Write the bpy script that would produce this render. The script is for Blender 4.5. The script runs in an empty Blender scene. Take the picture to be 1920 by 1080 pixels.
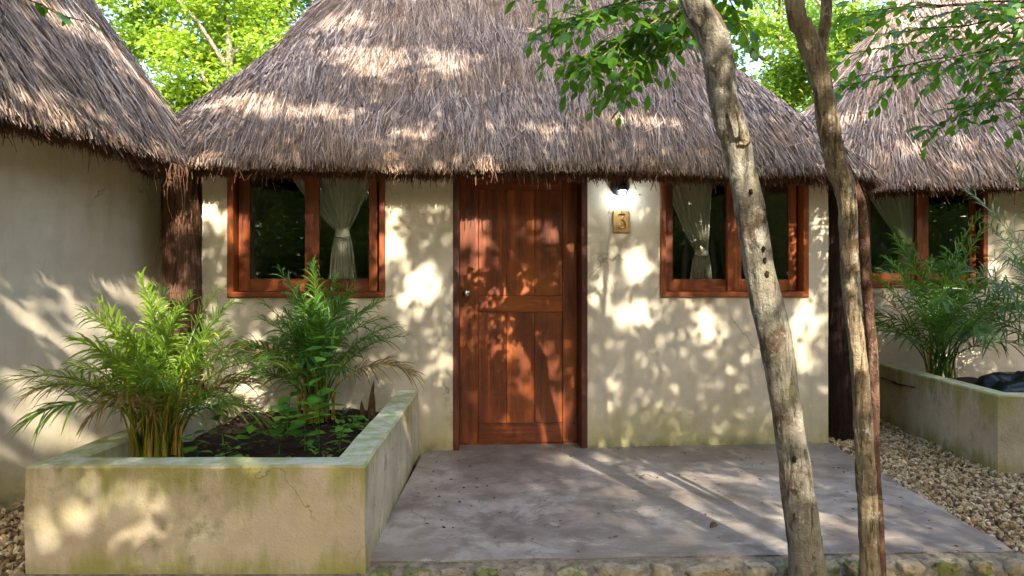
import bpy, math, random
import numpy as np
from mathutils import Vector, Matrix, noise as mnoise

random.seed(7)
rng = np.random.default_rng(7)
R = math.radians
S = bpy.context.scene
COL = S.collection

# ---------------------------------------------------------------- camera, world, sun, exposure
cam_d = bpy.data.cameras.new("camera")
cam_d.lens = 24.375; cam_d.sensor_width = 36.0
cam_d.clip_start = 0.05; cam_d.clip_end = 500
cam = bpy.data.objects.new("camera", cam_d); COL.objects.link(cam)
cam.location = (0, 0, 1.3); cam.rotation_euler = (R(90), 0, 0)
S.camera = cam

SUN_EL = R(32.0)
SUN_H = Vector((-0.245, 0.97, 0)).normalized()              # horizontal travel of the light
SUN_D = Vector((SUN_H.x*math.cos(SUN_EL), SUN_H.y*math.cos(SUN_EL), -math.sin(SUN_EL)))
w = bpy.data.worlds.new("World"); S.world = w; w.use_nodes = True
nt = w.node_tree
bgn = nt.nodes["Background"]
sky = nt.nodes.new("ShaderNodeTexSky"); sky.sky_type = 'NISHITA'; sky.sun_disc = False
sky.dust_density = 3.0; sky.ozone_density = 0.5
sky.sun_elevation = SUN_EL; sky.sun_rotation = math.atan2(-SUN_H.x, -SUN_H.y)
nt.links.new(sky.outputs[0], bgn.inputs[0]); bgn.inputs[1].default_value = 0.15
sun_d = bpy.data.lights.new("sun", 'SUN'); sun_d.energy = 2.3; sun_d.angle = R(0.53)
sun_d.color = (1.0, 0.93, 0.80)
sun = bpy.data.objects.new("sun", sun_d); COL.objects.link(sun)
sun.rotation_euler = SUN_D.to_track_quat('-Z', 'Y').to_euler()
sun.location = (3, -10, 12)
vs = S.view_settings
vs.view_transform = 'Standard'; vs.look = 'None'; vs.gamma = 1.0; vs.use_curve_mapping = False
vs.exposure = 2.5

# ---------------------------------------------------------------- scene helpers
def tag(o, label=None, cat=None, group=None, kind=None):
    if label: o['label'] = label
    if cat: o['category'] = cat
    if group: o['group'] = group
    if kind: o['kind'] = kind
    return o

def empty(name, loc=(0, 0, 0), rz=0.0, **k):
    o = bpy.data.objects.new(name, None); COL.objects.link(o)
    o.location = loc; o.rotation_euler = (0, 0, rz)
    o.empty_display_size = 0.1
    return tag(o, **k)

def link(name, me, parent=None, mat=None, loc=None, rot=None):
    o = bpy.data.objects.new(name, me); COL.objects.link(o)
    if parent: o.parent = parent
    if mat and not me.materials: me.materials.append(mat)
    if loc is not None: o.location = loc
    if rot is not None: o.rotation_euler = rot
    return o

def np_mesh(name, V, faces, rnd=None, smooth=False):
    """faces: list of int arrays (n,k)"""
    me = bpy.data.meshes.new(name)
    V = np.asarray(V, dtype=np.float32).reshape(-1, 3)
    me.vertices.add(len(V)); me.vertices.foreach_set("co", V.ravel())
    faces = [np.asarray(f, dtype=np.int32) for f in faces if len(f)]
    idx = np.concatenate([f.ravel() for f in faces])
    tot = np.concatenate([np.full(len(f), f.shape[1], np.int32) for f in faces])
    st = np.concatenate([[0], np.cumsum(tot)[:-1]]).astype(np.int32)
    me.loops.add(len(idx)); me.loops.foreach_set("vertex_index", idx)
    me.polygons.add(len(tot)); me.polygons.foreach_set("loop_start", st)
    me.polygons.foreach_set("loop_total", tot)
    me.polygons.foreach_set("use_smooth", np.full(len(tot), bool(smooth)))
    if rnd is not None:
        a = me.attributes.new("rnd", 'FLOAT', 'POINT')
        a.data.foreach_set("value", np.asarray(rnd, dtype=np.float32).ravel())
    me.update(calc_edges=True)
    me.validate()
    return me

def unit(a):
    return a / np.maximum(np.linalg.norm(a, axis=-1, keepdims=True), 1e-9)

def ribbons(P, D, N, L, W, bend=0.0, segs=2, taper=0.35, side_bend=0.0, rnd=None):
    """flat strips: root P, direction D, face normal N, length L, half width W, bend along N (+ up)"""
    n = len(P)
    S_ = unit(np.cross(D, N))
    L = np.broadcast_to(L, (n,)); W = np.broadcast_to(W, (n,))
    bend = np.broadcast_to(bend, (n,)); side_bend = np.broadcast_to(side_bend, (n,))
    V = np.zeros((n, segs+1, 2, 3))
    for i in range(segs+1):
        t = i/segs
        c = P + D*(L*t)[:, None] + N*(bend*L*t*t)[:, None] + S_*(side_bend*L*t*t)[:, None]
        wd = W*(1-(1-taper)*t)
        V[:, i, 0] = c - S_*wd[:, None]; V[:, i, 1] = c + S_*wd[:, None]
    base = (np.arange(n)*(segs+1)*2)[:, None]
    F = np.concatenate([base+np.array([[2*i, 2*i+1, 2*i+3, 2*i+2]]) for i in range(segs)])
    r = None if rnd is None else np.repeat(rnd, (segs+1)*2)
    return V.reshape(-1, 3), F, r

def merge(*parts):
    Vs, Fs, Rs, off = [], [], [], 0
    for V, F, r in parts:
        Vs.append(V); Rs.append(r if r is not None else np.full(len(V), .5))
        for f in (F if isinstance(F, list) else [F]):
            Fs.append(np.asarray(f)+off)
        off += len(V)
    return np.concatenate(Vs), Fs, np.concatenate(Rs)

def scatter(TV, TF, P, M, rnd=None):
    """template verts TV (k,3), faces TF (f,n); positions P (n,3), matrices M (n,3,3)"""
    V = np.einsum('nij,kj->nki', M, TV) + P[:, None]
    F = (np.arange(len(P))*len(TV))[:, None, None] + TF[None]
    r = None if rnd is None else np.repeat(rnd, len(TV))
    return V.reshape(-1, 3), F.reshape(-1, TF.shape[1]), r

def frames(X, N):
    """matrix with columns X (length axis), side, N"""
    X = unit(X); Yv = unit(np.cross(N, X)); Z = np.cross(X, Yv)
    return np.stack([X, Yv, Z], axis=-1)

class MB:
    def __init__(s): s.v = []; s.f = []
    def box(s, x0, x1, y0, y1, z0, z1, b=0.0, jit=0.0):
        """box, all edges chamfered by b"""
        x0, x1 = min(x0, x1), max(x0, x1); y0, y1 = min(y0, y1), max(y0, y1); z0, z1 = min(z0, z1), max(z0, z1)
        o = len(s.v)
        if b <= 0:
            s.v += [(x0,y0,z0),(x1,y0,z0),(x1,y1,z0),(x0,y1,z0),(x0,y0,z1),(x1,y0,z1),(x1,y1,z1),(x0,y1,z1)]
            s.f += [tuple(o+i for i in q) for q in ((0,3,2,1),(4,5,6,7),(0,1,5,4),(1,2,6,5),(2,3,7,6),(3,0,4,7))]
            return s
        cs = {}
        for i, (sx, X) in enumerate(((1, x0), (-1, x1))):
            for j, (sy, Y) in enumerate(((1, y0), (-1, y1))):
                for k, (sz, Z) in enumerate(((1, z0), (-1, z1))):
                    cs[i,j,k,0] = len(s.v); s.v.append((X, Y+sy*b, Z+sz*b))
                    cs[i,j,k,1] = len(s.v); s.v.append((X+sx*b, Y, Z+sz*b))
                    cs[i,j,k,2] = len(s.v); s.v.append((X+sx*b, Y+sy*b, Z))
        q = s.f.append
        q((cs[0,0,0,0],cs[0,0,1,0],cs[0,1,1,0],cs[0,1,0,0])); q((cs[1,0,0,0],cs[1,1,0,0],cs[1,1,1,0],cs[1,0,1,0]))
        q((cs[0,0,0,1],cs[1,0,0,1],cs[1,0,1,1],cs[0,0,1,1])); q((cs[0,1,0,1],cs[0,1,1,1],cs[1,1,1,1],cs[1,1,0,1]))
        q((cs[0,0,0,2],cs[0,1,0,2],cs[1,1,0,2],cs[1,0,0,2])); q((cs[0,0,1,2],cs[1,0,1,2],cs[1,1,1,2],cs[0,1,1,2]))
        for i in (0,1):
            for j in (0,1):
                q((cs[i,j,0,0],cs[i,j,0,1],cs[i,j,1,1],cs[i,j,1,0]))
                q((cs[i,0,j,0],cs[i,0,j,2],cs[i,1,j,2],cs[i,1,j,0]))
                q((cs[0,i,j,1],cs[0,i,j,2],cs[1,i,j,2],cs[1,i,j,1]))
        for k in ((i,j,l) for i in (0,1) for j in (0,1) for l in (0,1)):
            q((cs[k+(0,)],cs[k+(1,)],cs[k+(2,)]))
        return s
    def rings(s, rs, close=True, cap0=True, cap1=True):
        o = len(s.v); n = len(rs[0])
        for r in rs: s.v += [tuple(p) for p in r]
        for i in range(len(rs)-1):
            for j in range(n if close else n-1):
                a = o+i*n+j; b = o+i*n+(j+1) % n
                s.f.append((a, b, b+n, a+n))
        if cap0: s.f.append(tuple(o+j for j in reversed(range(n))))
        if cap1: s.f.append(tuple(o+(len(rs)-1)*n+j for j in range(n)))
        return s
    def lathe(s, prof, c=(0,0,0), axis='z', n=20, cap=True):
        rs = []
        for r, h in prof:
            ring = []
            for k in range(n):
                a = 2*math.pi*k/n; x, y = r*math.cos(a), r*math.sin(a)
                p = (x, y, h) if axis == 'z' else ((x, -h, y) if axis == '-y' else (h, x, y))
                ring.append((c[0]+p[0], c[1]+p[1], c[2]+p[2]))
            rs.append(ring)
        return s.rings(rs, cap0=cap, cap1=cap)
    def tube(s, pts, rad, n=6):
        V, F, _ = tube_np(pts, rad, n)
        o = len(s.v); s.v += [tuple(v) for v in V]; s.f += [tuple(int(i)+o for i in f) for f in F]
        return s
    def build(s, name, mat, parent=None, smooth=False, loc=None, rot=None):
        me = bpy.data.meshes.new(name); me.from_pydata(s.v, [], s.f); me.update()
        import bmesh as _b
        bm = _b.new(); bm.from_mesh(me); _b.ops.recalc_face_normals(bm, faces=bm.faces); bm.to_mesh(me); bm.free()
        if smooth: me.polygons.foreach_set("use_smooth", [True]*len(me.polygons))
        return link(name, me, parent, mat, loc, rot)

def smooth_path(pts, step=0.05):
    """Catmull-Rom resample of rows (x,y,z,r)"""
    P = np.array(pts, float)
    P = np.vstack([2*P[0]-P[1], P, 2*P[-1]-P[-2]])
    out = []
    for i in range(1, len(P)-2):
        L = np.linalg.norm(P[i+1][:3]-P[i][:3]); m = max(1, int(L/step))
        for k in range(m):
            t = k/m
            out.append(.5*((2*P[i])+(-P[i-1]+P[i+1])*t+(2*P[i-1]-5*P[i]+4*P[i+1]-P[i+2])*t*t+(-P[i-1]+3*P[i]-3*P[i+1]+P[i+2])*t**3))
    out.append(P[-2])
    return np.array(out)

def tube_np(pts, rad, n=6, disp=None):
    P = np.array(pts, float); m = len(P)
    rad = np.broadcast_to(np.array(rad, float), (m,))
    T = unit(np.gradient(P, axis=0))
    ref = np.array([0, 0, 1.0]) if abs(T[0][2]) < .8 else np.array([0, 1.0, 0])
    U = unit(np.cross(T, ref)); Wv = np.cross(T, U)
    a = np.linspace(0, 2*np.pi, n, endpoint=False)
    ring = U[:, None]*np.cos(a)[None, :, None] + Wv[:, None]*np.sin(a)[None, :, None]
    rr = np.repeat(rad[:, None], n, 1)
    if disp is not None: rr = disp(P, a, rr, ring)
    V = P[:, None] + ring*rr[..., None]
    i, j = np.meshgrid(np.arange(m-1), np.arange(n), indexing='ij')
    A = i*n+j; B = i*n+(j+1) % n
    F = np.stack([A, B, B+n, A+n], -1).reshape(-1, 4)
    return V.reshape(-1, 3), F, None

# ---------------------------------------------------------------- materials
def new_mat(name, rough=0.7, spec=0.4):
    m = bpy.data.materials.new(name); m.use_nodes = True
    b = m.node_tree.nodes["Principled BSDF"]
    b.inputs['Roughness'].default_value = rough
    b.inputs['Specular IOR Level'].default_value = spec
    return m, m.node_tree, b

class G:
    """small node graph helper"""
    def __init__(s, nt): s.nt = nt
    def n(s, t, **k):
        nd = s.nt.nodes.new(t)
        for a, v in k.items(): setattr(nd, a, v)
        return nd
    def l(s, a, b): s.nt.links.new(a, b)
    def geo(s): return s.n('ShaderNodeNewGeometry').outputs['Position']
    def obj(s): return s.n('ShaderNodeTexCoord').outputs['Object']
    def rnd(s): return s.n('ShaderNodeObjectInfo').outputs['Random']
    def attr(s, name='rnd'):
        a = s.n('ShaderNodeAttribute'); a.attribute_name = name; return a.outputs['Fac']
    def mapping(s, v, scale=(1,1,1), loc=(0,0,0), rot=(0,0,0)):
        m = s.n('ShaderNodeMapping'); s.l(v, m.inputs['Vector'])
        m.inputs['Scale'].default_value = scale; m.inputs['Location'].default_value = loc; m.inputs['Rotation'].default_value = rot
        return m.outputs[0]
    def noise(s, v, scale, detail=4, rough=.55, dist=0):
        m = s.n('ShaderNodeTexNoise'); s.l(v, m.inputs['Vector'])
        m.inputs['Scale'].default_value = scale; m.inputs['Detail'].default_value = detail
        m.inputs['Roughness'].default_value = rough; m.inputs['Distortion'].default_value = dist
        return m.outputs['Fac']
    def vor(s, v, scale, feature='F1', out='Distance'):
        m = s.n('ShaderNodeTexVoronoi'); m.feature = feature; s.l(v, m.inputs['Vector']); m.inputs['Scale'].default_value = scale
        return m.outputs[out]
    def ramp(s, f, *stops):
        m = s.n('ShaderNodeValToRGB'); s.l(f, m.inputs[0]); e = m.color_ramp.elements
        while len(e) < len(stops): e.new(.5)
        for el, (p, c) in zip(e, stops):
            el.position = p; el.color = (c, c, c, 1) if isinstance(c, (int, float)) else (*c, 1)
        return m.outputs[0]
    def mr(s, f, a, b, c=0.0, d=1.0):
        m = s.n('ShaderNodeMapRange'); s.l(f, m.inputs[0])
        for i, v in enumerate((a, b, c, d)): m.inputs[i+1].default_value = v
        return m.outputs[0]
    def math(s, op, a, b=None):
        m = s.n('ShaderNodeMath'); m.operation = op
        for i, v in enumerate((a, b)):
            if v is None: continue
            if isinstance(v, (int, float)): m.inputs[i].default_value = v
            else: s.l(v, m.inputs[i])
        return m.outputs[0]
    def mix(s, f, a, b, mode='MIX'):
        m = s.n('ShaderNodeMix'); m.data_type = 'RGBA'; m.blend_type = mode
        for ix, v in ((0, f), (6, a), (7, b)):
            sock = m.inputs[ix]
            if isinstance(v, (int, float)): sock.default_value = v if ix == 0 else (v, v, v, 1)
            elif isinstance(v, tuple): sock.default_value = (*v, 1)
            else: s.l(v, sock)
        return m.outputs[2]
    def cracks(s, P, scale, width, mask_scale, thr):
        nz = s.n('ShaderNodeTexNoise'); s.l(P, nz.inputs['Vector']); nz.inputs['Scale'].default_value = scale*3; nz.inputs['Detail'].default_value = 5
        sb = s.n('ShaderNodeVectorMath'); sb.operation = 'MULTIPLY_ADD'; s.l(nz.outputs['Color'], sb.inputs[0]); sb.inputs[1].default_value = (.5/scale,)*3; s.l(P, sb.inputs[2])
        e = s.vor(sb.outputs[0], scale, 'DISTANCE_TO_EDGE')
        return s.math('MULTIPLY', s.mr(e, width, width*.3, 0, 1), s.mr(s.noise(P, mask_scale, 3), thr, thr+.06, 0, 1))
    def sep(s, v):
        m = s.n('ShaderNodeSeparateXYZ'); s.l(v, m.inputs[0]); return m.outputs
    def bump(s, h, strength=.3, dist=.01, normal=None):
        m = s.n('ShaderNodeBump'); s.l(h, m.inputs['Height']); m.inputs['Strength'].default_value = strength; m.inputs['Distance'].default_value = dist
        if normal is not None: s.l(normal, m.inputs['Normal'])
        return m.outputs[0]

def wall_plaster():
    m, nt, b = new_mat("cream_plaster", .85, .25); g = G(nt); P = g.geo(); z = g.sep(P)[2]
    n1 = g.noise(P, 1.3, 5, .6); n2 = g.noise(P, 7, 6, .65); n3 = g.noise(P, 60, 3)
    base = g.ramp(n1, (.3, (.60, .505, .36)), (.7, (.72, .63, .475)))
    base = g.mix(g.mr(n2, .45, .75, 0, .35), base, (.44, .37, .25))
    streak = g.noise(g.mapping(P, (5, 5, .7)), 1.5, 5, .6)
    base = g.mix(g.mr(streak, .5, .75, 0, .5), base, (.45, .365, .22))
    # damp green foot of the wall
    h = g.math('ADD', z, g.math('MULTIPLY', g.math('SUBTRACT', g.noise(P, 3.0, 5, .65), .5), .9))
    foot = g.mr(h, .40, .0, 0, 1)
    base = g.mix(g.math('MULTIPLY', foot, .6), base, (.42, .37, .11))
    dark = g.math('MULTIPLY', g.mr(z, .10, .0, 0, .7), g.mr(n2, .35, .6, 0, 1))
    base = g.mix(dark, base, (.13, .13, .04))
    speck = g.mr(g.noise(P, 90, 2, .5), .70, .78, 0, .5)
    base = g.mix(speck, base, (.16, .13, .08))
    base = g.mix(g.math('MULTIPLY', g.cracks(P, .8, .006, 1.1, .54), .65), base, (.20, .16, .10))
    g.l(base, b.inputs['Base Color'])
    bn = g.bump(g.math('ADD', g.math('ADD', g.math('MULTIPLY', n2, .45), g.math('MULTIPLY', n1, 1.6)), g.math('MULTIPLY', n3, .10)), .5, .02)
    g.l(bn, b.inputs['Normal'])
    return m

def planter_plaster():
    m, nt, b = new_mat("mossy_plaster", .85, .25); g = G(nt); P = g.geo(); z = g.sep(P)[2]
    n1 = g.noise(P, 2.2, 5, .6); n2 = g.noise(P, 9, 6, .7); n3 = g.noise(P, 70, 3)
    base = g.ramp(n1, (.35, (.45, .355, .24)), (.65, (.66, .565, .41)))
    base = g.mix(g.mr(g.noise(P, 5, 4), .45, .7, 0, .5), base, (.52, .44, .22))
    drip = g.noise(g.mapping(P, (7, 7, 1.2)), 1.0, 5, .65)
    moss = g.math('ADD', g.mr(z, .22, .50, 0, .30), g.mr(z, .14, .0, 0, .28))
    moss = g.math('ADD', moss, g.math('MULTIPLY', drip, 1.0))
    moss = g.mr(moss, .61, .84, 0, .72)
    base = g.mix(moss, base, (.30, .285, .04))
    dk = g.math('MULTIPLY', g.mr(n2, .5, .68, 0, 1), g.mr(g.noise(P, 2.7, 3), .50, .65, 0, 1))
    base = g.mix(g.math('MULTIPLY', dk, .65), base, (.07, .085, .02))
    speck = g.mr(g.noise(P, 110, 2, .5), .68, .76, 0, .7)
    base = g.mix(speck, base, (.10, .09, .05))
    base = g.mix(g.math('MULTIPLY', g.cracks(P, 1.6, .0045, 1.7, .52), .6), base, (.10, .085, .05))
    # upward faces are paler, patched with green
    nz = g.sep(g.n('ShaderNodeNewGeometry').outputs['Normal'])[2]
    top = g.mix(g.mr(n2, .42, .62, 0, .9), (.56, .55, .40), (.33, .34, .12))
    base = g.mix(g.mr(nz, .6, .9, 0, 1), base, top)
    g.l(base, b.inputs['Base Color'])
    g.l(g.bump(g.math('ADD', n2, g.math('MULTIPLY', n3, .25)), .6, .02), b.inputs['Normal'])
    return m

def slab_concrete():
    m, nt, b = new_mat("stained_concrete", .5, .45); g = G(nt); P = g.geo()
    n1 = g.noise(P, 1.1, 6, .62, .6); n2 = g.noise(P, 4.5, 6, .68, .4); n3 = g.noise(P, 45, 4)
    base = g.ramp(n1, (.32, (.135, .112, .100)), (.5, (.26, .230, .215)), (.68, (.43, .40, .385)))
    base = g.mix(g.mr(n2, .38, .56, .0, 1), g.mix(.6, base, (.085, .068, .062)), base)
    base = g.mix(g.mr(g.noise(P, 2.3, 5, .7), .54, .72, 0, .6), base, (.36, .345, .36))
    base = g.mix(g.mr(g.noise(P, 6.5, 4, .7, 1.2), .60, .70, 0, .5), base, (.17, .11, .075))
    base = g.mix(g.mr(g.noise(g.mapping(P, loc=(9, 2, 0)), 1.9, 7, .75, .8), .56, .64, 0, .55), base, (.075, .062, .058))
    base = g.mix(g.mr(g.noise(g.mapping(P, (1.2, 3.2, 1), (2, 7, 0), (0, 0, .5)), 3.0, 7, .8, .5), .58, .66, 0, .6), base, (.47, .45, .43))
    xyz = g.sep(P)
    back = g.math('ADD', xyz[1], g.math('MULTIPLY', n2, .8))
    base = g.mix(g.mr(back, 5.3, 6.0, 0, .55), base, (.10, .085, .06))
    base = g.mix(g.mr(g.noise(P, 130, 2), .70, .76, 0, .9), base, (.42, .40, .38))
    base = g.mix(g.mr(g.noise(g.mapping(P, loc=(5, 3, 1)), 95, 2), .70, .76, 0, .8), base, (.035, .03, .028))
    base = g.mix(g.math('MULTIPLY', g.cracks(P, .75, .005, .9, .50), .8), base, (.06, .05, .045))
    base = g.mix(1.0, base, (1.18, 1.10, .95), 'MULTIPLY')
    g.l(base, b.inputs['Base Color'])
    g.l(g.mr(n2, .3, .7, .36, .7), b.inputs['Roughness'])
    g.l(g.bump(g.math('ADD', n2, g.math('MULTIPLY', n3, .3)), .3, .010), b.inputs['Normal'])
    return m

def wood(name, axis, c0, c1, rough=.38):
    m, nt, b = new_mat(name, rough, .5); g = G(nt); P = g.obj(); r = g.rnd()
    add = g.n('ShaderNodeVectorMath'); g.l(P, add.inputs[0])
    cb = g.n('ShaderNodeCombineXYZ'); g.l(g.math('MULTIPLY', r, 13.0), cb.inputs[0]); g.l(g.math('MULTIPLY', r, 7.0), cb.inputs[2]); g.l(cb.outputs[0], add.inputs[1])
    V = add.outputs[0]
    sc = [28, 28, 28]; sc['xyz'.index(axis)] = 1.2
    gr = g.noise(g.mapping(V, tuple(sc)), 1.0, 6, .6, .6)
    sc2 = [6, 6, 6]; sc2['xyz'.index(axis)] = .8
    br = g.noise(g.mapping(V, tuple(sc2)), 1.0, 4, .6, 1.0)
    col = g.ramp(gr, (.3, c0), (.68, c1))
    col = g.mix(g.mr(br, .38, .66, 0, .85), col, tuple(x*.6 for x in c0))
    scuff = g.mr(g.noise(g.mapping(V, tuple(12 if s_ > 1.3 else 2 for s_ in sc)), 3.0, 4, .7), .60, .68, 0, .45)
    col = g.mix(scuff, col, (c1[0]*1.2, c1[1]*1.9, c1[2]*3))
    col = g.mix(g.mr(g.noise(V, 2.2, 3), .5, .7, 0, .4), col, (c1[0]*1.25, c1[1]*1.5, c1[2]*1.5))
    hv = g.mix(1.0, col, g.mr(r, 0, 1, .75, 1.15), 'MULTIPLY')
    g.l(hv, b.inputs['Base Color'])
    g.l(g.mr(gr, .3, .7, rough+.12, rough-.04), b.inputs['Roughness'])
    g.l(g.bump(gr, .25, .004), b.inputs['Normal'])
    return m

def straw_mat(name, stops, brown, fall=(0, .0)):
    """stops: colour by per-strand random; brown: patches of less weathered straw"""
    m, nt, b = new_mat(name, .75, .25); g = G(nt); P = g.geo(); a = g.attr()
    col = g.ramp(a, *stops)
    pn = g.noise(P, 1.4, 5, .65)
    z = g.sep(P)[2]
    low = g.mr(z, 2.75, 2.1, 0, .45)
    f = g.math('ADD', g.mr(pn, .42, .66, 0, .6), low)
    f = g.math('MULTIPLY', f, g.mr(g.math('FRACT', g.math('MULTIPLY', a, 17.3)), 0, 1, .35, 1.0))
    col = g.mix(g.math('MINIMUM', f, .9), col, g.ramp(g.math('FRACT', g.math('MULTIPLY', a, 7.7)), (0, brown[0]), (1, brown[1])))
    g.l(col, b.inputs['Base Color'])
    return m

def leaf_mat(name, c0, c1, c2, trans=.35, rough=.45, spec=.4, back=None):
    m, nt, b = new_mat(name, rough, spec); g = G(nt)
    a = g.attr(); o = g.rnd()
    f = g.math('FRACT', g.math('ADD', a, o))
    col = g.ramp(f, (0, c0), (.55, c1), (1, c2))
    vn = g.noise(g.obj(), 40, 3)
    col = g.mix(g.mr(vn, .4, .7, 0, .2), col, c1)
    g.l(col, b.inputs['Base Color'])
    tr = g.n('ShaderNodeBsdfTranslucent')
    g.l(g.mix(.6, col, (min(1, c2[0]*1.6), min(1, c2[1]*1.5), c2[2]*.6)), tr.inputs[0])
    mx = g.n('ShaderNodeMixShader'); mx.inputs[0].default_value = trans
    g.l(b.outputs[0], mx.inputs[1]); g.l(tr.outputs[0], mx.inputs[2])
    g.l(mx.outputs[0], nt.nodes['Material Output'].inputs[0])
    return m

def bark(name, stops, patch, crack=(14, 14, 3), lich=.55, fine=40):
    m, nt, b = new_mat(name, .9, .2); g = G(nt); P = g.obj()
    n1 = g.noise(P, 9, 6, .65, .5); v = g.noise(g.mapping(P, crack), 2.2, 6, .7, .3)
    col = g.ramp(n1, *stops)
    col = g.mix(g.mr(v, .49, .40, 0, .9), col, tuple(x*.30 for x in stops[0][1]))
    col = g.mix(g.mr(g.noise(g.mapping(P, (34, 34, 5)), 1.0, 5, .7, .6), .42, .62, .45, 0), col, tuple(x*.45 for x in stops[1][1]))
    col = g.mix(g.mr(g.noise(g.mapping(P, (1, 1, .6)), 6, 6, .7, .8), lich, lich+.07, 0, .85), col, patch)
    col = g.mix(g.mr(g.noise(g.mapping(P, (1, 1, 1), (3, 1, 7)), 16, 4, .7), .60, .68, 0, .7), col, (.55, .54, .48))
    col = g.mix(g.mr(g.noise(g.mapping(P, loc=(1, 8, 2)), 5, 4, .7), .56, .70, 0, .4), col, (.17, .18, .06))
    g.l(col, b.inputs['Base Color'])
    g.l(g.bump(g.math('ADD', v, g.math('MULTIPLY', g.noise(P, fine, 4, .7), .6)), 1.0, .03), b.inputs['Normal'])
    return m

def plain(name, c, rough=.6, spec=.4, metal=0, var=.25, scale=20, bump=0.0):
    m, nt, b = new_mat(name, rough, spec); g = G(nt); P = g.obj()
    n = g.noise(P, scale, 4, .6)
    g.l(g.mix(g.mr(n, .35, .65, 0, 1), tuple(x*(1-var) for x in c), tuple(min(1, x*(1+var)) for x in c)), b.inputs['Base Color'])
    b.inputs['Metallic'].default_value = metal
    if bump: g.l(g.bump(n, bump, .01), b.inputs['Normal'])
    return m

def glass_mat():
    m, nt, b = new_mat("window_glass", .02); g = G(nt)
    nt.nodes.remove(b)
    fr = g.n('ShaderNodeFresnel'); fr.inputs[0].default_value = 1.5
    tr = g.n('ShaderNodeBsdfTransparent'); tr.inputs[0].default_value = (.93, .94, .92, 1)
    gl = g.n('ShaderNodeBsdfGlossy'); gl.inputs['Roughness'].default_value = .015
    bn = g.bump(g.noise(g.obj(), 1.6, 2), .05, .02); g.l(bn, gl.inputs['Normal'])
    mx = g.n('ShaderNodeMixShader')
    g.l(g.math('MINIMUM', g.math('MULTIPLY', fr.outputs[0], 1.7), 1.0), mx.inputs[0]); g.l(tr.outputs[0], mx.inputs[1]); g.l(gl.outputs[0], mx.inputs[2])
    g.l(mx.outputs[0], nt.nodes['Material Output'].inputs[0])
    return m

def lamp_glass():
    m, nt, b = new_mat("lamp_glass", .1); g = G(nt)
    nt.nodes.remove(b)
    fr = g.n('ShaderNodeFresnel'); fr.inputs[0].default_value = 1.45
    tr = g.n('ShaderNodeBsdfTransparent'); tr.inputs[0].default_value = (.9, .93, .96, 1)
    gl = g.n('ShaderNodeBsdfGlossy'); gl.inputs['Roughness'].default_value = .1
    mx = g.n('ShaderNodeMixShader')
    g.l(fr.outputs[0], mx.inputs[0]); g.l(tr.outputs[0], mx.inputs[1]); g.l(gl.outputs[0], mx.inputs[2])
    g.l(mx.outputs[0], nt.nodes['Material Output'].inputs[0])
    return m

def emit(name, c, s):
    m = bpy.data.materials.new(name); m.use_nodes = True; nt = m.node_tree
    nt.nodes.clear(); o = nt.nodes.new('ShaderNodeOutputMaterial'); e = nt.nodes.new('ShaderNodeEmission')
    e.inputs[0].default_value = (*c, 1); e.inputs[1].default_value = s; nt.links.new(e.outputs[0], o.inputs[0])
    return m

def pebble_mat():
    m, nt, b = new_mat("limestone_gravel", .8, .3); g = G(nt); a = g.attr()
    col = g.ramp(a, (0, (.10, .065, .04)), (.12, (.27, .17, .08)), (.35, (.40, .29, .15)), (.7, (.53, .42, .25)), (1, (.68, .60, .44)))
    col = g.mix(g.mr(g.noise(g.geo(), 60, 4, .6), .4, .7, 0, .45), col, (.30, .22, .13))
    g.l(col, b.inputs['Base Color'])
    g.l(g.bump(g.noise(g.geo(), 120, 3), .4, .004), b.inputs['Normal'])
    return m

def ground_mat():
    m, nt, b = new_mat("leaf_litter_soil", .95, .1); g = G(nt); P = g.geo()
    col = g.ramp(g.noise(P, 12, 6, .7), (.3, (.045, .03, .018)), (.6, (.12, .085, .05)), (.8, (.2, .15, .09)))
    col = g.mix(g.mr(g.noise(P, .8, 4), .5, .7, 0, .5), col, (.05, .07, .02))
    xyz = g.sep(P)
    yard = g.math('MULTIPLY', g.mr(g.math('ADD', xyz[1], g.noise(P, .6, 3)), -5.5, -4.0, 0, 1), g.mr(xyz[1], 3.6, 3.2, 0, 1))
    pale = g.ramp(g.vor(P, 28), (.05, (.56, .46, .30)), (.5, (.42, .33, .20)), (.8, (.16, .11, .06)))
    col = g.mix(g.math('MULTIPLY', yard, .92), col, pale)
    g.l(col, b.inputs['Base Color'])
    g.l(g.bump(g.noise(P, 30, 5, .7), .8, .03), b.inputs['Normal'])
    return m

def stone_mat():
    m, nt, b = new_mat("mossy_limestone", .9, .2); g = G(nt); P = g.geo(); r = g.rnd()
    n = g.noise(P, 14, 6, .7)
    col = g.ramp(n, (.3, (.30, .21, .11)), (.5, (.52, .42, .27)), (.72, (.68, .60, .42)))
    col = g.mix(1.0, col, g.mr(r, 0, 1, .7, 1.15), 'MULTIPLY')
    ms = g.math('ADD', g.noise(P, 7, 5, .7), g.mr(r, 0, 1, -.15, .15))
    col = g.mix(g.mr(ms, .52, .62, 0, .85), col, (.15, .17, .03))
    col = g.mix(g.mr(g.noise(g.mapping(P, loc=(4, 2, 1)), 22, 4, .7), .58, .66, 0, .8), col, (.05, .045, .03))
    g.l(col, b.inputs['Base Color'])
    g.l(g.bump(g.noise(P, 45, 6, .75), .9, .015), b.inputs['Normal'])
    return m

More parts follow.
